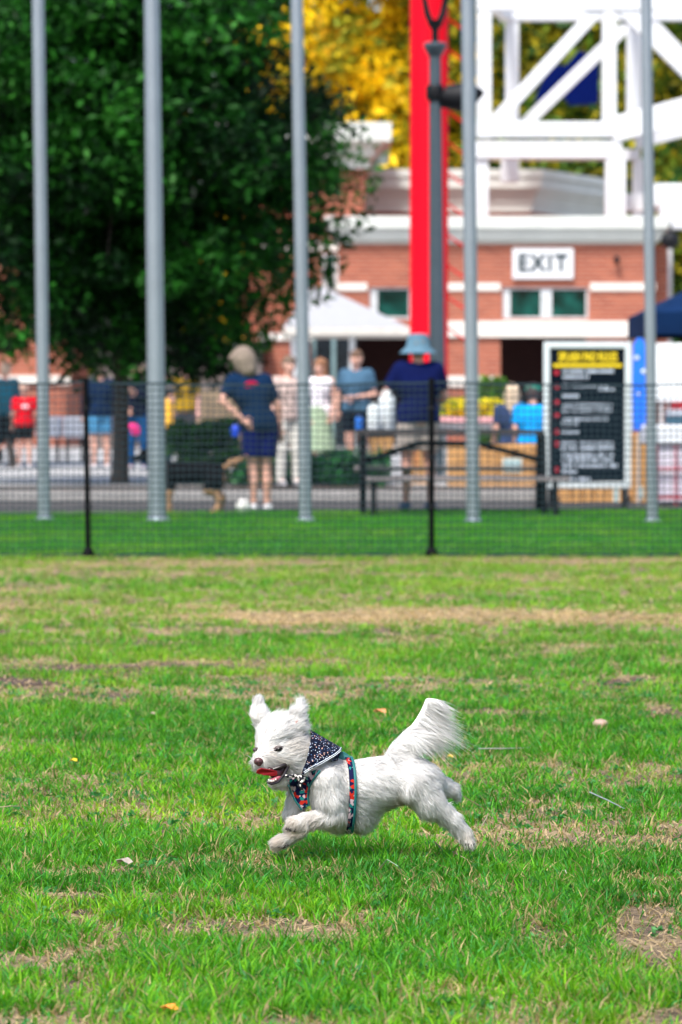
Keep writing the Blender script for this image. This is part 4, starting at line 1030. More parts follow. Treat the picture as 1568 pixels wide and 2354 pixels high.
blob('bag_body', [(at(306,980,56.2),.06,at(312,990,56.2),.07,.02)], .015, mat('pink_cloth_bag', (.70,.01,.18), .7), e); MB().tube([at(302,975,56.2), at(306,966,56.2), at(312,975,56.2)], .008, 6).build('handle', M_BLACK, e)

# white clothed tables with items, far left
YE = 66.0
for (a, b_, lab) in ((80,134,'white clothed table beside the child in red'),(142,194,'white clothed table left of the fence post')):
    e = empty('covered_table', (at((a+b_)/2,0,YE).x, YE, .1), lab, 'table', 'white clothed tables at the left')
    xa_, xb2 = at(a,0,YE).x, at(b_,0,YE).x
    MB().box(xa_, xb2, YE, YE+.7, at(0,1006,YE).z, at(0,958,YE).z).build('tablecloth', mat('white_table_cloth', (.72,.74,.80), .8, var=.08), e, bevel=.02)
    for xx in (xa_+.04, xb2-.07):
        for yy in (YE+.04, YE+.62): MB().box(xx, xx+.03, yy, yy+.03, .104, at(0,1006,YE).z-.002).build('leg', M_BLACK, e)

# ------------------------------------------------------------------ big black and tan dog
def quad_dog(label, px, Y, s, z0, m1, m2):
    X0 = at(px,0,Y).x; root = empty('dog', (X0, Y, z0), label, 'dog')
    def q(x, y, z): return (X0+x*s, Y+y*s, z0+z*s)
    T = 1.35
    tan = [(q(-.28,.07,.30),.045*s,q(-.29,.07,.16),.030*s,.02),(q(-.29,.07,.16),.030*s,q(-.28,.07,.04),.026*s,.02),(q(-.28,.07,.03),.028*s,q(-.33,.07,.02),.024*s,.02),
           (q(-.20,-.07,.30),.045*s,q(-.22,-.07,.16),.030*s,.02),(q(-.22,-.07,.16),.030*s,q(-.21,-.07,.04),.026*s,.02),(q(-.21,-.07,.03),.028*s,q(-.26,-.07,.02),.024*s,.02)]
    for yy, dx in ((.08,.03),(-.08,0)):
        tan += [(q(.30+dx,yy,.38),.085*s,q(.24+dx,yy,.27),.055*s,.03),(q(.24+dx,yy,.27),.05*s,q(.36+dx,yy,.17),.030*s,.02),(q(.36+dx,yy,.17),.028*s,q(.33+dx,yy,.04),.024*s,.02),(q(.33+dx,yy,.03),.026*s,q(.28+dx,yy,.02),.024*s,.02)]
    tan = [(p_, r_*T, p2, r2*T, k_) for p_, r_, p2, r2, k_ in tan]
    bodyp = [(q(-.22,0,.44),.135*s,q(-.02,0,.45),.125*s,.05),(q(-.02,0,.45),.125*s,q(.28,0,.48),.105*s,.05),(q(-.26,0,.50),.10*s,q(-.42,0,.62),.075*s,.05),
             (q(-.44,0,.66),.080*s,q(-.48,0,.66),.075*s,.04),(q(-.50,0,.64),.055*s,q(-.62,0,.61),.032*s,.03),
             (q(-.42,.05,.73),.025*s,q(-.41,.06,.80),.008*s,.02),(q(-.42,-.05,.73),.025*s,q(-.41,-.06,.80),.008*s,.02),
             (q(.38,0,.50),.035*s,q(.50,0,.56),.045*s,.03),(q(.50,0,.56),.045*s,q(.66,0,.64),.02*s,.03)]
    V, Fc = surfnet([(np.array(a), b_, np.array(c), d, e) for a, b_, c, d, e in bodyp+tan], .013)
    o = np_mesh('body', V, Fc, [m1, m2], root, smooth=True)
    cz = V[Fc].mean(1); idx = ((cz[:,2] < z0+.27*s) | ((cz[:,0] > X0+.40*s) & (rng.random(len(cz)) > .25))).astype(np.int32)
    o.data.polygons.foreach_set('material_index', idx)
    MB().ell(q(-.655,0,.62), (.018*s,)*3, 6).build('nose', M_BLACK, root, smooth=True)
    return root
quad_dog('large black and tan dog standing in front of the hedge behind the thick flagpole', 432, 38.4, .88, PA, mat('black_fur', (.003,.003,.004), .95, spec=.1, bump=.5, bscale=80), mat('tan_fur', (.34,.19,.10), .85, var=.25, scale=12))
q = gp(559, 1181); r = .072
e = MB(); e.ell((q.x, q.y, r+PA), (r,r,r), 12); e = e.build('ball', mat('white_ball', (.78,.76,.72), .6, var=.15, scale=30), smooth=True)
tag(e, 'white ball beside the foot of the woman holding the leash', 'ball')
le = empty('leash', at(541,991,38.35), 'blue handled leash from the hip of the woman to the black and tan dog', 'leash')
MB().tube([at(541,991,38.35), at(520,1030,38.3), at(480,1058,38.35), at(440,1062,38.4), at(415,1058,38.4)], .006, 6).build('cord', M_BLACK, le, smooth=True)
MB().ell(at(541,991,38.35), (.048,.03,.075), 10).build('handle', mat('blue_handle', (.004,.05,.55), .5), le, smooth=True)

# ------------------------------------------------------------------ small things lying in the grass
def flat_leaf(label, px, py, r, c, g_='fallen leaves on the grass', name='fallen_leaf', rot=0.0):
    p = gp(px, py, .02); m_ = MB(); ca, sa = math.cos(rot), math.sin(rot)
    pts = []
    for k in range(10):
        t = 2*math.pi*k/10; rr_ = r*(1 if k % 2 else .68); a, b_ = rr_*math.cos(t)*1.3, rr_*math.sin(t)*.8
        pts.append((p.x+a*ca-b_*sa, p.y+a*sa+b_*ca, p.z+.006+.35*r*math.sin(t*2+rot)))
    m_.add([(p.x,p.y,p.z+.012)]+pts, [(0,1+k,1+(k+1)%10) for k in range(10)])
    o = m_.build(name, mat(name+'_%02d%02d' % (int(c[0]*99), int(c[1]*99)), c, .6, var=.2, scale=60), fix=False)
    o.modifiers.new('thickness','SOLIDIFY').thickness = .001
    return tag(o, label, 'leaf', g_)
flat_leaf('small yellow leaf in the grass left of the white dog', 170, 1751, .010, (.80,.55,.02))
flat_leaf('orange leaf in the grass between the dog and the dirt patch', 875, 1637, .020, (.70,.25,.10))
flat_leaf('orange leaf near the bottom edge of the photo', 390, 2322, .014, (.85,.30,.04), rot=.5)
flat_leaf('small yellow leaf right of the white dog tail', 1035, 1742, .012, (.75,.50,.05), rot=1)
flat_leaf('pale pinkish dry leaf above the dog head', 352, 1643, .011, (.50,.34,.27), rot=.3)
flat_leaf('crumpled pale dry leaf in the lower left grass', 285, 1984, .020, (.42,.35,.29), rot=.8)
q = gp(1380, 1678); st = MB(); st.ell((q.x, q.y, .022), (.026,.022,.016), 10)
tag(st.build('stone', mat('pink_stone', (.40,.27,.22), .8, var=.2, scale=60, bump=.4), smooth=True), 'round pinkish stone in the grass at the right', 'stone')
q = gp(1415, 1995); st = MB(); st.ell((gp(1300,2018).x, gp(1300,2018).y, .012), (.011,.010,.008), 8)
tag(st.build('stone', mat('pale_stone', (.55,.50,.45), .8, var=.2, scale=60), smooth=True), 'small pale pebble in the grass below and right of the dog', 'stone')
def twig(label, pts, r, c, nm):
    m_ = MB(); P_ = [gp(a, b_, z) for a, b_, z in pts]; m_.tube(P_, [r*.55]*(len(P_)-1)+[r*.25], 6); c = tuple(v*.5 for v in c)
    tag(m_.build('twig', mat(nm, c, .7, var=.15, scale=40), smooth=True), label, 'twig', 'dry stalks lying in the grass')
twig('long pale stalk lying in the grass right of the dog tail', [(1100,1720,.03),(1160,1720,.034),(1215,1718,.03)], .003, (.55,.55,.52), 'pale_stalk')
twig('long pale blue grey stalk lying at the right', [(1355,1820,.04),(1395,1838,.035),(1435,1858,.03)], .003, (.50,.56,.60), 'bluish_stalk')
twig('brown bent twig behind the hind paw of the white dog', [(1065,1830,.05),(1100,1850,.05),(1128,1868,.03)], .002, (.25,.13,.06), 'brown_twig')
twig('straw coloured stalk right of the hind paw', [(1107,1898,.05),(1118,1880,.06),(1122,1868,.07)], .003, (.60,.48,.30), 'straw_stalk')
twig('dark twig below the hind paw', [(1000,1935,.03),(1015,1950,.03),(1028,1964,.02)], .003, (.16,.08,.05), 'dark_twig')
twig('straw coloured stalk below the hind paw', [(1040,1957,.03),(1065,1970,.03),(1090,1984,.02)], .002, (.62,.50,.33), 'straw_stalk')
twig('pale green arched grass stalk below the dog', [(868,2000,.02),(890,1975,.06),(915,1990,.05),(925,2005,.03)], .002, (.45,.62,.40), 'green_stalk')
twig('dry stalk lying at the left edge', [(0,1855,.03),(25,1852,.035),(48,1853,.03)], .003, (.62,.48,.26), 'straw_stalk')
twig('upright dry stalk above the lower left dirt patch', [(128,2062,.01),(142,2035,.04),(155,2008,.07)], .002, (.60,.48,.30), 'straw_stalk')

# ------------------------------------------------------------------ THE WHITE DOG
U = .3826/ (FPX/9.05)               # metres per unit of the close-up
DY = 9.05
def D3(cx, cy, dep=0.0):
    return np.array(at(545.4 + cx*.3826, 1568 + cy*.3826, DY + dep/100))
def to_crop(P):
    """world -> close-up coordinates (orthographic in the dog's plane)"""
    f_ = P[:,1]*cp - (P[:,2]-H)*sp; u_ = P[:,1]*sp + (P[:,2]-H)*cp
    return (784 + FPX*P[:,0]/f_ - 545.4)/.3826, (1176.5 - FPX*u_/f_ - 1568)/.3826
# (p0(cx,cy,dep), r0, p1, r1, blend, flow (x,z,y), length cm, lift)
DOG = [
 # torso
 ((560,650,0),135,(690,640,0),150,60,(1,-.35,0),2.0,.55),
 ((600,760,0),124,(705,755,0),128,60,(.8,-.7,0),2.2,.5),
 ((700,630,0),145,(850,608,0),138,60,(1,-.35,0),1.9,.5),
 ((850,608,0),138,(1000,575,0),128,60,(1,-.35,0),1.9,.5),
 ((1000,575,0),128,(1100,600,0),122,60,(1,-.5,0),1.9,.5),
 # neck
 ((380,440,-.6),100,(540,570,0),128,60,(1,-.2,0),1.9,.5),
 # skull, cheeks
 ((258,330,-.5),122,(282,380,-.5),124,50,(.85,.25,.2),3.0,.55),
 ((205,375,-.8),92,(230,420,-1.2),95,40,(.8,.1,.2),2.0,.5),
 ((300,450,-1.2),104,(330,470,-.5),108,50,(1,-.35,.1),3.2,.6),
 ((215,428,-2.2),90,(168,460,-3.9),68,35,(.4,-.2,.3),1.5,.6),
 ((170,470,-4.0),60,(148,482,-4.4),56,20,(.2,-.6,.3),1.1,.6),
 ((240,480,-3.2),56,(180,500,-4.4),42,20,(.3,-1,.1),1.4,.5),
 ((300,575,-1.8),62,(218,600,-4.2),34,20,(.7,-.7,.2),1.2,.5),
 ((320,520,-1.2),70,(360,520,-.5),80,40,(1,-.4,.1),2.4,.4),
 # ears
 ((165,290,1.6),36,(130,195,1.8),47,14,(-.1,1,0),1.5,.5),
 ((130,195,1.8),47,(124,128,1.9),30,14,(.15,1,0),1.5,.4),
 ((345,260,-2.2),56,(352,195,-2.4),38,20,(.35,1,0),2.0,.5),
 ((352,195,-2.4),38,(374,140,-2.4),14,12,(.35,1,0),2.4,.35),
 # near fore leg
 ((545,580,-4.2),88,(560,700,-5.0),78,40,(.3,-1,0),2.0,.45),
 ((560,700,-5.0),78,(585,780,-5.2),60,30,(.3,-1,0),2.0,.45),
 ((585,790,-5.3),58,(430,830,-5.8),46,20,(-.7,-.7,0),1.8,.5),
 ((430,830,-5.8),46,(350,848,-6.0),42,16,(-.6,-.7,0),1.4,.5),
 ((350,848,-6.0),42,(318,872,-6.2),30,12,(-.6,-.6,0),1.0,.5),
 # far fore leg
 ((375,640,3.4),62,(345,780,3.0),52,30,(-.2,-1,0),1.8,.45),
 ((345,780,3.0),50,(375,890,1.6),34,16,(-.2,-1,0),1.6,.45),
 ((375,895,1.6),34,(290,945,.6),36,14,(-.8,-.5,0),1.4,.45),
 ((290,945,.6),37,(242,968,0),36,12,(-.8,-.4,0),1.1,.45),
 # near hind leg
 ((1070,620,-3.0),112,(1150,715,-3.6),82,40,(.5,-.8,0),2.0,.5),
 ((1150,715,-3.6),82,(1285,820,-3.8),44,30,(.6,-.8,0),1.8,.5),
 ((1285,820,-3.8),44,(1360,905,-3.9),38,18,(.5,-.9,0),1.7,.5),
 ((1360,905,-3.9),38,(1390,955,-4.6),30,14,(.4,-.9,0),1.3,.5),
 # far hind leg
 ((1100,620,3.0),90,(1215,625,4.0),56,40,(1,-.2,0),1.8,.5),
 ((1215,625,4.0),54,(1290,640,4.8),36,18,(1,-.3,0),1.4,.5),
 ((1290,640,4.8),36,(1316,680,5.4),24,14,(.4,-1,0),1.0,.5),
 # tail
 ((960,440,0),62,(1050,310,.2),40,40,(.9,-.25,0),3.2,.4),
 ((1050,310,.2),36,(1110,210,.4),24,16,(1,-.55,0),5.6,.2),
 ((1110,210,.4),24,(1150,118,.5),22,12,(1,-.38,0),4.2,.22),
 ((1150,118,.5),22,(1200,112,.5),14,10,(.85,-.8,0),2.4,.25),
]
prims = [(D3(*p0), r0*U, D3(*p1), r1*U, k*U) for p0, r0, p1, r1, k, fl, ln, lf in DOG]
mouth = [(D3(294,508,-5.2), 16*U, D3(222,552,-6.8), 38*U, 6*U), (D3(222,552,-6.8), 38*U, D3(120,562,-8.6), 34*U, 6*U)]
dogO = empty('dog', (D3(760,0)[0], DY, 0.0), 'small fluffy white dog in mid leap wearing a navy bandana and a floral harness', 'dog')
V, Fc = surfnet(prims, .0042, mouth)
m_skin = mat('white_undercoat', (.80,.77,.73), .9, var=.04, scale=20)
m_mouth = mat('dark_mouth', (.030,.003,.005), .35, var=.3, scale=60)  # near-black red paints the shade inside the open mouth
body = np_mesh('body', V, Fc, [m_skin, m_mouth], dogO, smooth=True)
fcn = V[Fc].mean(1); dm = sdf_eval(mouth, fcn)
body.data.polygons.foreach_set('material_index', (np.abs(dm) < .0025).astype(np.int32)); body.data.update()
bvh = BVHTree.FromPolygons([tuple(v) for v in V.tolist()], [tuple(f) for f in Fc.tolist()])
def hit(cx, cy):
    c0 = Vector((0, 0, H)); r = bvh.ray_cast(c0, (Vector(D3(cx, cy)) - c0).normalized())
    return r
def inpoly(x, y, poly):
    c = np.zeros(len(x), bool); n_ = len(poly); j = n_-1
    for i in range(n_):
        xi, yi = poly[i]; xj, yj = poly[j]
        c ^= ((yi > y) != (yj > y)) & (x < (xj-xi)*(y-yi)/(yj-yi+1e-9)+xi); j = i
    return c
BAND = [(432,285),(628,400),(600,445),(480,505),(390,560),(400,470),(430,380)]
CHEST = [(300,585),(400,545),(480,515),(500,530),(445,610),(430,680),(434,745),(388,772),(345,705)]
# fur
tri = Fc; A0, A1, A2, A3 = (V[Fc[:,i]] for i in range(4))
nrm = np.cross(A2-A0, A3-A1); ar = np.linalg.norm(nrm, axis=1)/2; nrm /= (2*ar[:,None]+1e-12)
NF = 110000
fi = rng.choice(len(Fc), NF, p=ar/ar.sum()); u = rng.random((NF,1)); v_ = rng.random((NF,1))
P = (A0[fi]*(1-u)+A1[fi]*u)*(1-v_) + (A3[fi]*(1-u)+A2[fi]*u)*v_
# smooth normals via vertex average
vn = np.zeros_like(V); 
for i in range(4): np.add.at(vn, Fc[:,i], nrm*ar[:,None])
vn /= np.linalg.norm(vn,axis=1)[:,None]+1e-12
N = (vn[Fc[fi,0]]+vn[Fc[fi,1]]+vn[Fc[fi,2]]+vn[Fc[fi,3]]); N /= np.linalg.norm(N,axis=1)[:,None]
best = np.full(NF, 9.); W = np.zeros((NF, len(prims)))
for i, pr in enumerate(prims):
    d = sdf_eval([pr], P); W[:,i] = d
W = np.exp(-(W - W.min(1)[:,None])/.006); W /= W.sum(1)[:,None]
FL = np.array([(f[0], f[2], f[1]) for *_, f, ln, lf in DOG]); FL /= np.linalg.norm(FL,axis=1)[:,None]
LN = np.array([ln/100 for *_, f, ln, lf in DOG]); LF = np.array([lf for *_, f, ln, lf in DOG])
flow = W@FL; L = W@LN; lift = W@LF
cxs, cys = to_crop(P)
# head hair radiates away from the nose
hd = cxs < 420
hd &= (cys < 560) & (cys > 160)
nose3 = D3(150,470,-5.0); rad = P - nose3; rad /= np.linalg.norm(rad,axis=1)[:,None]
hs = np.array([1.0, .25, .05]); flow[hd] = .65*rad[hd] + .5*hs
tailw = W[:,-3:].sum(1)
flow += (1-.75*tailw)[:,None]*(.30*np.stack([vnoise(P[:,0],P[:,2],.018,41+i)-.5 for i in range(3)],1)*2 + .55*np.stack([vnoise(P[:,0]+P[:,1],P[:,2],.007,51+i)-.5 for i in range(3)],1)*2) + .12*rng.normal(size=(NF,3))
flow -= (flow*N).sum(1)[:,None]*N*(.9*(1-tailw))[:,None]
flow /= np.linalg.norm(flow,axis=1)[:,None]+1e-9
d0 = flow + N*(lift*(.7+.9*vnoise(P[:,0]+P[:,1],P[:,2],.010,59)))[:,None]; d0 /= np.linalg.norm(d0,axis=1)[:,None]
keep = np.ones(NF, bool)
keep &= ~(inpoly(cxs, cys, BAND)) 
keep &= ~(inpoly(cxs, cys, CHEST) & (P[:,1] < DY+.02) & (cxs < 440))
strapx = 655 + 25*np.clip(-(P[:,1]-DY)/.06,0,1)
keep &= ~((np.abs(cxs-strapx) < 26) & (cys > 450) & (cys < 900) & (P[:,1] > DY-.075) & (W[:,17:22].sum(1) < .6))
dmf = sdf_eval(mouth, P); keep &= dmf > .0012
def eyeclear(cx, cy, rr_):
    global keep
    keep &= ~((((cxs-cx)**2+(cys-cy)**2) < rr_**2) & (P[:,1] < DY))
eyeclear(243,408,22); eyeclear(121,413,14); eyeclear(132,474,29)
eyeclear(325,885,22)
nm_ = (((cxs-235)**2/110**2+(cys-560)**2/70**2) < 1) & (P[:,1] < DY-.02)
L = np.where(nm_, L*.45, L)
ne = ((cxs-247)**2+(cys-400)**2 < 60**2) | ((cxs-120)**2+(cys-408)**2 < 40**2); L = np.where(ne, L*.5, L)
tailm = W[:,-3:].sum(1) > .5
L = L*(.55+.75*rng.random(NF)) * (.8+.4*vnoise(P[:,0],P[:,2],.012,61))
nearcloth = (cxs > 400) & (cxs < 700) & (cys > 380) & (cys < 560); L = np.where(nearcloth, L*.75, L)
sel = np.where(keep)[0]; 
def ribbons(P, N, d0, flow, L, wid, grav=.25, curl=.0022):
    n_ = len(P); K = 4; ts = np.array([0,.33,.66,1.0])
    ph = rng.random(n_)*6.28; side = np.cross(d0, N); sl2 = np.linalg.norm(side,axis=1)[:,None]; side = np.where(sl2 > 1e-3, side/(sl2+1e-9), np.array([0,1,0.]))
    vary = rng.normal(size=(n_,3)); wv = np.cross(N + .35*vary, d0); wv /= np.linalg.norm(wv,axis=1)[:,None]+1e-9
    pts = []
    for t in ts:
        q_ = P + d0*(L*t)[:,None] + (flow*.35 - N*.22*1.0)*(L*t*t)[:,None] + side*(curl*np.sin(ph+t*5)*t)[:,None]
        q_[:,2] -= grav*L*t*t*.4; pts.append(q_)
    wf = [1,.85,.55]
    V_ = np.zeros((n_,7,3), np.float32)
    for i in range(3): V_[:,2*i] = pts[i]-wv*(wid*wf[i]/2)[:,None]; V_[:,2*i+1] = pts[i]+wv*(wid*wf[i]/2)[:,None]
    V_[:,6] = pts[3]
    b_ = np.arange(n_)[:,None]*7
    F_ = np.concatenate([b_+np.array(t_) for t_ in ([0,1,3],[0,3,2],[2,3,5],[2,5,4],[4,5,6])])[:, ::-1]
    Nn = N*.8 + d0*.15 + .22*rng.normal(size=(n_,3)); Nn /= np.linalg.norm(Nn,axis=1)[:,None]
    return V_.reshape(-1,3), F_, np.repeat(Nn,7,0)
wid = .0013*(.5+.9*rng.random(len(sel)))
# extra feathering on the tail
te = np.where(keep & (cxs > 1000) & (cys < 380))[0]; te = rng.choice(te, 9000)
selA = np.concatenate([sel, te])
widA = np.concatenate([wid, .0009*(.6+.8*rng.random(len(te)))])
LA = np.concatenate([L[sel]*(1-.25*(tailm[sel])), L[te]*(.6+1.1*rng.random(len(te))**2.2)])
Vf, Ff, Nf = ribbons(P[selA], N[selA], d0[selA], flow[selA], LA, widA)
# coat colour: white with slightly cream muzzle, feet and belly
cxa, cya = cxs[selA], cys[selA]
cream = np.zeros(len(selA))
for (a, b_, r_, s_) in ((235,520,90,.35),(200,440,60,.2),(340,870,80,.45),(250,960,70,.4),(1380,930,80,.25),(960,735,90,.6),(470,850,90,.3),(330,400,70,.2),(650,880,120,.2)):
    cream = np.maximum(cream, s_*np.clip(1-((cxa-a)**2+(cya-b_)**2)/r_**2,0,1))
greyp = .12*np.clip((vnoise(cxa,cya,60,71)-.55)*4,0,1)
base = np.array([.96,.955,.945]); cr = np.array([.60,.44,.28])
cf = base*(1-cream)[:,None] + cr*cream[:,None]; cf *= (1-greyp)[:,None]; tone = rng.random(len(cf)); cf *= (.90+.10*tone)[:,None]; cf = cf*(1-.16*(tone<.25)[:,None]) + np.array([.70,.58,.44])*.16*(tone<.25)[:,None]
fur_m = attr_mat('white_fur', .8, .5, .1)
np_mesh('coat', Vf, Ff, fur_m, dogO, cols=np.repeat(np.clip(cf,0,.97),7,0), normals=Nf)

# face
def surf(cx, cy, back=0.0):
    h_ = hit(cx, cy)
    if h_[0] is None: return Vector(D3(cx, cy, -3))
    return h_[0] + Vector((0, back, 0))
m_eye = mat('dark_eye', (.003,.002,.002), .2, var=.1, spec=.35); m_rim = mat('eye_rim', (.05,.03,.03), .5)
for (a, b_, r_, yw, tilt) in ((247,402,24,.0,-22),(119,410,17,.7,15)):
    p = surf(a, b_, .0028); Rt = Matrix.Rotation(math.radians(tilt),3,'Y') @ Matrix.Rotation(yw,3,'Z')
    e = MB().ell(p, (r_*U*1.25, r_*U*.9, r_*U*.62), 10, Rt).build('eye', m_eye, dogO, smooth=True)
    MB().ell(p+Vector((-.001,.0016,.0006)), (r_*U*1.7, r_*U*.9, r_*U*1.0), 10, Rt).build('eye_rim', m_rim, e, smooth=True)
p = surf(134, 474)
nz = MB(); nz.ell(p+Vector((-.002,-.004,0)), (29*U, 24*U, 24*U), 12); nz.ell(p+Vector((-.001,-.006,-.005)), (18*U,16*U,16*U), 10)
nob = nz.build('nose', mat('brown_black_nose', (.075,.028,.030), .35, var=.4, scale=150), dogO, smooth=True)
ns = MB()
for a in (-9, 10): ns.ell(p+Vector((a*U-.002, -.0135, -.002)), (4*U,3*U,5*U), 6)
ns.build('nostril', M_BLACK, nob, smooth=True)
m_tng = mat('red_tongue', (.19,.004,.007), .45, spec=.25, var=.2, scale=80)
tp_ = [(D3(262,550,-5.6),14*U,D3(205,540,-7.4),17*U,8*U,(1,1,.7)), (D3(205,540,-7.4),17*U,D3(155,534,-8.6),21*U,8*U,(1,1,.8)), (D3(155,534,-8.6),21*U,D3(128,532,-8.9),17*U,8*U,(1,1,.9))]
tm_ = MB(); tm_.prism([D3(112,548,-8.9),D3(121,525,-9.0),D3(142,515,-8.8),D3(178,522,-8.2),D3(215,528,-7.5),D3(252,538,-6.6),D3(243,560,-6.8),D3(200,564,-7.7),D3(158,558,-8.5)], (0,.005,.001))
tm_.build('tongue', m_tng, dogO, smooth=True, bevel=.0022)
blob('mouth_shade_fill', [(D3(291,500,-4.9),15*U,D3(236,552,-6.0),34*U,8*U,(1,.55,1)),(D3(236,552,-6.0),34*U,D3(196,530,-6.6),20*U,8*U,(1,.6,1))], .0022, m_mouth, dogO)  # dark backdrop added in the cavity, its colour standing for shade
blob('mouth_floor', [(D3(252,572,-6.4),14*U,D3(207,592,-7.0),15*U,8*U)], .0022, mat('pink_mouth', (.30,.06,.09), .35, var=.25, scale=120), dogO)
rim = MB(); rim.tube([D3(300,488,-5.0), D3(302,512,-5.6), D3(282,555,-6.4), D3(246,598,-7.2), D3(205,611,-7.9), D3(182,600,-8.0), D3(181,588,-7.6)], [6*U,9*U,9*U,9*U,8*U,6*U,4*U], 8)
rim.build('lip', mat('black_lip', (.012,.008,.010), .3), dogO, smooth=True)
rim = MB(); rim.tube([D3(300,486,-4.9), D3(285,498,-5.8), D3(250,512,-6.4), D3(215,522,-6.8)], [8*U,14*U,12*U,6*U], 8)
rim.build('upper_lip', MATS['black_lip'], dogO, smooth=True)
te_ = MB()
for a, b_, dd in ((190,592,-8.1),(199,596,-8.1),(209,598,-8.0),(220,595,-7.9),(232,588,-7.6)): te_.ell(D3(a,b_-4,dd), (4.5*U,4*U,7*U), 6)
te_.build('teeth', mat('tooth', (.80,.76,.68), .3), dogO, smooth=True)
pinkear = MB(); pp = surf(358,238); pinkear.ell(pp+Vector((0,-.004,0)), (8*U,4*U,20*U), 8, Matrix.Rotation(math.radians(15),3,'Y')); 
pinkear.build('inner_ear', mat('pink_skin', (.50,.33,.30), .7), dogO, smooth=True)
pads = MB()
for a, b_, r_ in ((300,880,12),(322,886,13),(348,888,15),(366,870,11)): pads.ell(D3(a,b_,-7.3), (r_*U,9*U,r_*U*.85), 8)
for a, b_, r_ in ((250,986,15),(276,988,18),(300,980,12)): pads.ell(D3(a,b_,-.9), (r_*U,10*U,r_*U*.6), 8)
pads.build('paw_pads', mat('dark_pads', (.02,.016,.014), .6), dogO, smooth=True)
claws = MB()
for a in (1375, 1392, 1410, 1424): claws.tube([D3(a,968,-5.9), D3(a-5,980,-6.3)], [3*U,1*U], 6)
claws.build('claws', M_BLACK, dogO)

# garments
def voro_mat(name, scale, stops, rough=.8, base=None):
    m = bpy.data.materials.new(name); m.use_nodes = True; n = m.node_tree; b = n.nodes['Principled BSDF']; b.inputs['Roughness'].default_value = rough; b.inputs['Specular IOR Level'].default_value = .12
    tc = n.nodes.new('ShaderNodeTexCoord'); vo = n.nodes.new('ShaderNodeTexVoronoi'); vo.inputs['Scale'].default_value = scale
    n.links.new(tc.outputs['Object'], vo.inputs['Vector'])
    r = n.nodes.new('ShaderNodeValToRGB'); r.color_ramp.interpolation = 'CONSTANT'
    for i, (p_, c_) in enumerate(stops):
        e = r.color_ramp.elements[i] if i < 2 else r.color_ramp.elements.new(p_)
        e.position = p_; e.color = (*c_, 1)
    if base:   # small dots on a base colour
        n.links.new(vo.outputs['Distance'], r.inputs[0])
        n2 = n.nodes.new('ShaderNodeSeparateColor'); n.links.new(vo.outputs['Color'], n2.inputs[0])
        r2 = n.nodes.new('ShaderNodeValToRGB'); r2.color_ramp.interpolation = 'CONSTANT'
        for i, (p_, c_) in enumerate(base):
            e = r2.color_ramp.elements[i] if i < 2 else r2.color_ramp.elements.new(p_)
            e.position = p_; e.color = (*c_, 1)
        n.links.new(n2.outputs[0], r2.inputs[0])
        mx = n.nodes.new('ShaderNodeMix'); mx.data_type = 'RGBA'
        n.links.new(r.outputs[0], mx.inputs[0]); n.links.new(r2.outputs[0], mx.inputs[6]); mx.inputs[7].default_value = (.002,.004,.014,1)
        n.links.new(mx.outputs[2], b.inputs['Base Color'])
    else:
        s_ = n.nodes.new('ShaderNodeSeparateColor'); n.links.new(vo.outputs['Color'], s_.inputs[0]); n.links.new(s_.outputs[0], r.inputs[0]); n.links.new(r.outputs[0], b.inputs['Base Color'])
    return m
m_band = voro_mat('navy_speckled_cotton', 230, [(0,(0,0,0)),(.26,(1,1,1))], base=[(0,(.62,.68,.85)),(.35,(.85,.50,.42)),(.55,(.10,.18,.38)),(.8,(.5,.6,.7))])
m_flor = voro_mat('floral_print', 130, [(0,(.004,.006,.04)),(.42,(.50,.38,.42)),(.56,(.42,.02,.01)),(.70,(.004,.008,.035)),(.88,(.01,.16,.15))])
m_teal = mat('teal_webbing', (.003,.12,.12), .6, var=.1, scale=60)
m_white = mat('white_border', (.72,.78,.84), .7)
def lerp(a, b_, t): return tuple(a[i]+(b_[i]-a[i])*t for i in range(len(a)))
def pl(pts, t):
    f_ = t*(len(pts)-1); i = min(int(f_), len(pts)-2); return lerp(pts[i], pts[i+1], f_-i)
FE = [(438,288),(442,330),(436,380),(422,440),(405,500),(390,548)]
BE = [(628,398),(622,412),(590,438),(520,480),(450,516),(388,556)]
nt_, nv = 26, 14
for side in (-1, 1):
    Vg = []
    for i in range(nt_+1):
        t = i/nt_
        for j in range(nv+1):
            q_ = lerp(pl(FE,t), pl(BE,t), j/nv)
            Rm = 6.9 + .9*(j/nv); dep = side*Rm*math.sin(min(1,t*1.15)*math.pi/2)**.75 + .25*math.sin(t*9+j*.8)*min(1,3*t)
            Vg.append(D3(q_[0], q_[1], dep - .2))
    Fg = [(i*(nv+1)+j, i*(nv+1)+j+1, (i+1)*(nv+1)+j+1, (i+1)*(nv+1)+j) for i in range(nt_) for j in range(nv)]
    if side == 1: continue_far = (Vg, Fg)
    else: near = (Vg, Fg)
Vb = np.array(near[0]+continue_far[0]); Fb = np.array(near[1]+[tuple(len(near[0])+k for k in reversed(f_)) for f_ in continue_far[1]])
bo_ = np_mesh('bandana', Vb, Fb, [m_band, m_white], dogO, smooth=True)
bo_.data.polygons.foreach_set('material_index', [1 if (k % nv) == nv-1 and False else 0 for k in range(len(Fb))])
bo_.modifiers.new('thickness', 'SOLIDIFY').thickness = .0018
for off_ in (0, 8):
    hm_ = MB(); pts_ = [D3(*[c - o2 for c, o2 in zip(pl(BE, t/20), (off_*.5, off_))], -(7.8+.1)*math.sin(min(1,t/20*1.15)*math.pi/2)**.75 - .35) for t in range(0, 20)]
    hm_.tube(pts_, 2.0*U, 6); hm_.build('hem_line', m_white, bo_, smooth=True)
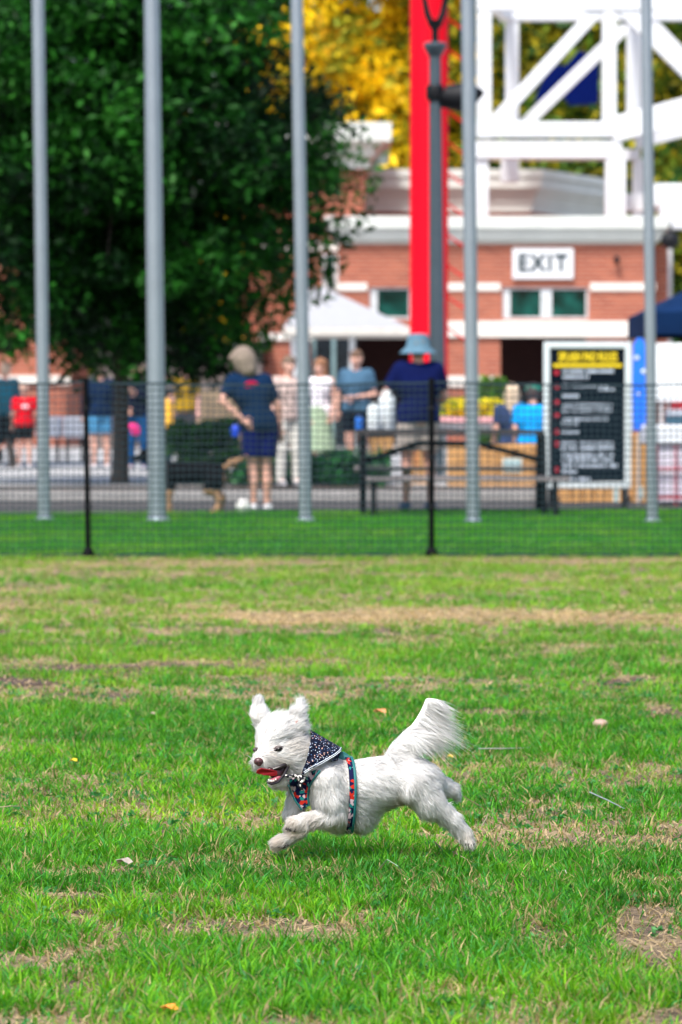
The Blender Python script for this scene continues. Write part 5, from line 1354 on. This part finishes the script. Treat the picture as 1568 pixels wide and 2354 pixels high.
un = MB(); un.prism([D3(628,402,-1.0), D3(604,470,-3.4), D3(560,478,-5.2), D3(585,445,-4.4)], (0,.004,0)); un.build('fold', m_band, bo_)
kn = MB()
kn.ell(D3(385,578,-7.0), (26*U,18*U,24*U), 10); kn.tube([D3(385,578,-7.2), D3(345,562,-7.4), D3(300,563,-7.5), D3(282,556,-7.4)], [14*U,10*U,9*U,3*U], 8); kn.tube([D3(390,590,-7.2), D3(375,620,-7.6), D3(392,648,-7.5)], [14*U,14*U,8*U], 8)
kn.build('knot', voro_mat('black_white_cotton', 210, [(0,(.01,.01,.012)),(.55,(.70,.66,.60)),(.8,(.02,.02,.03))]), bo_, smooth=True)

def patch(poly, res, offs, m, name, parent, mindep=None):
    xs = np.arange(min(p[0] for p in poly), max(p[0] for p in poly)+res, res); ys = np.arange(min(p[1] for p in poly), max(p[1] for p in poly)+res, res)
    idx = {}; Vp = []; Fp = []
    gx, gy = np.meshgrid(xs, ys, indexing='ij'); ins = inpoly(gx.ravel()+.01, gy.ravel()+.01, poly).reshape(gx.shape)
    def vid(i, j):
        if (i, j) not in idx:
            h_ = hit(xs[i], ys[j]); y_ = (h_[0].y if h_[0] is not None else 99)
            if mindep is not None: y_ = min(max(y_, DY+mindep[0]/100), DY+mindep[1]/100)
            q_ = D3(xs[i], ys[j], (y_-offs-DY)*100); idx[(i,j)] = len(Vp); Vp.append(q_)
        return idx[(i,j)]
    for i in range(len(xs)-1):
        for j in range(len(ys)-1):
            if ins[i,j] and ins[i+1,j] and ins[i,j+1] and ins[i+1,j+1]: Fp.append((vid(i,j), vid(i,j+1), vid(i+1,j+1), vid(i+1,j)))
    Vp = np.array(Vp)
    o = np_mesh(name, Vp, np.array(Fp), m, parent, smooth=True)
    sm = o.modifiers.new('smooth', 'SMOOTH'); sm.iterations = 8; sm.factor = .5
    o.modifiers.new('thickness', 'SOLIDIFY').thickness = .002
    return o
har = patch(CHEST, 5, .008, m_flor, 'harness', dogO, mindep=(-6.6, -1.5))
def trim(pts, w_, name, m=m_teal, dd=None):
    tm = MB(); P_ = []
    for k in range(len(pts)*4-3):
        q_ = pl(pts, k/(len(pts)*4-4)); y_ = None
        if len(q_) == 3: P_.append(D3(*q_)); continue
        h_ = hit(*q_); y_ = min(max(h_[0].y if h_[0] is not None else 99, DY-.066), DY-.015); v__ = D3(q_[0], q_[1], (y_-.011-DY)*100); P_.append(v__)
    P2 = [P_[0]]+[(P_[i-1]+P_[i]*2+P_[i+1])/4 for i in range(1,len(P_)-1)]+[P_[-1]]
    tm.tube(P2, w_*U, 8); return tm.build(name, m, har, smooth=True)
trim([(308,618),(325,665),(350,712),(388,766)], 6, 'teal_trim')
trim([(498,528),(460,580),(432,630),(424,690),(432,742)], 7, 'teal_trim')
# girth strap all round the body
ring = []; NR = 56
cen = D3(660, 640, 0)
for k in range(NR):
    th = 2*math.pi*k/NR; nearf = max(0, math.cos(th))
    row = []
    for w_ in np.linspace(0, 1, 5):
        cxp = 640 + 34*nearf**.7 + w_*34
        dirv = Vector((0, -math.cos(th), math.sin(th))); o3 = Vector((D3(cxp,640)[0], DY, cen[2])) + dirv*.3
        h_ = bvh.ray_cast(o3, -dirv)
        rr_ = (h_[0] - (o3 - dirv*.3)).length if h_[0] else .07
        row.append(min(rr_, .095))
    ring.append(row)
ring = np.array(ring)
for _ in range(6): ring = (np.roll(ring,1,0)+ring*2+np.roll(ring,-1,0))/4
def ringmesh(w0, w1, nw, offs, m, name):
    Vr = []; 
    for k in range(NR):
        th = 2*math.pi*k/NR; nearf = max(0, math.cos(th))
        for w_ in np.linspace(w0, w1, nw):
            cxp = 640 + 34*nearf**.7 + w_*34; r_ = np.interp(w_, np.linspace(0,1,5), ring[k]) + offs
            Vr.append((D3(cxp,640)[0], DY-math.cos(th)*r_, cen[2]+math.sin(th)*r_))
    Fr = [(k*nw+j, k*nw+j+1, ((k+1)%NR)*nw+j+1, ((k+1)%NR)*nw+j) for k in range(NR) for j in range(nw-1)]
    o = np_mesh(name, np.array(Vr), np.array(Fr), m, har, smooth=True); o.modifiers.new('thickness','SOLIDIFY').thickness = .002; return o
ringmesh(0, 1, 5, .010, m_flor, 'girth_strap'); ringmesh(.85, 1.3, 3, .0125, m_teal, 'girth_trim')
bs = MB(); bs.prism([D3(612,470,-1.2), D3(600,420,-.6), D3(640,418,-.5), D3(672,440,-.5), D3(690,462,-.5), D3(655,458,-.9)], (0,.012,0)); bs.build('back_strap', m_teal, har, bevel=.001)
dr = MB(); dr.tube([D3(662,446,-.8)+np.array([9*U*math.cos(t*math.pi/5)+.008, -.002, 9*U*math.sin(t*math.pi/5)-.003]) for t in range(11)], 2.2*U, 6)
dr.build('lead_ring', mat('steel', (.5,.5,.5), .3, metal=1), har, smooth=True)
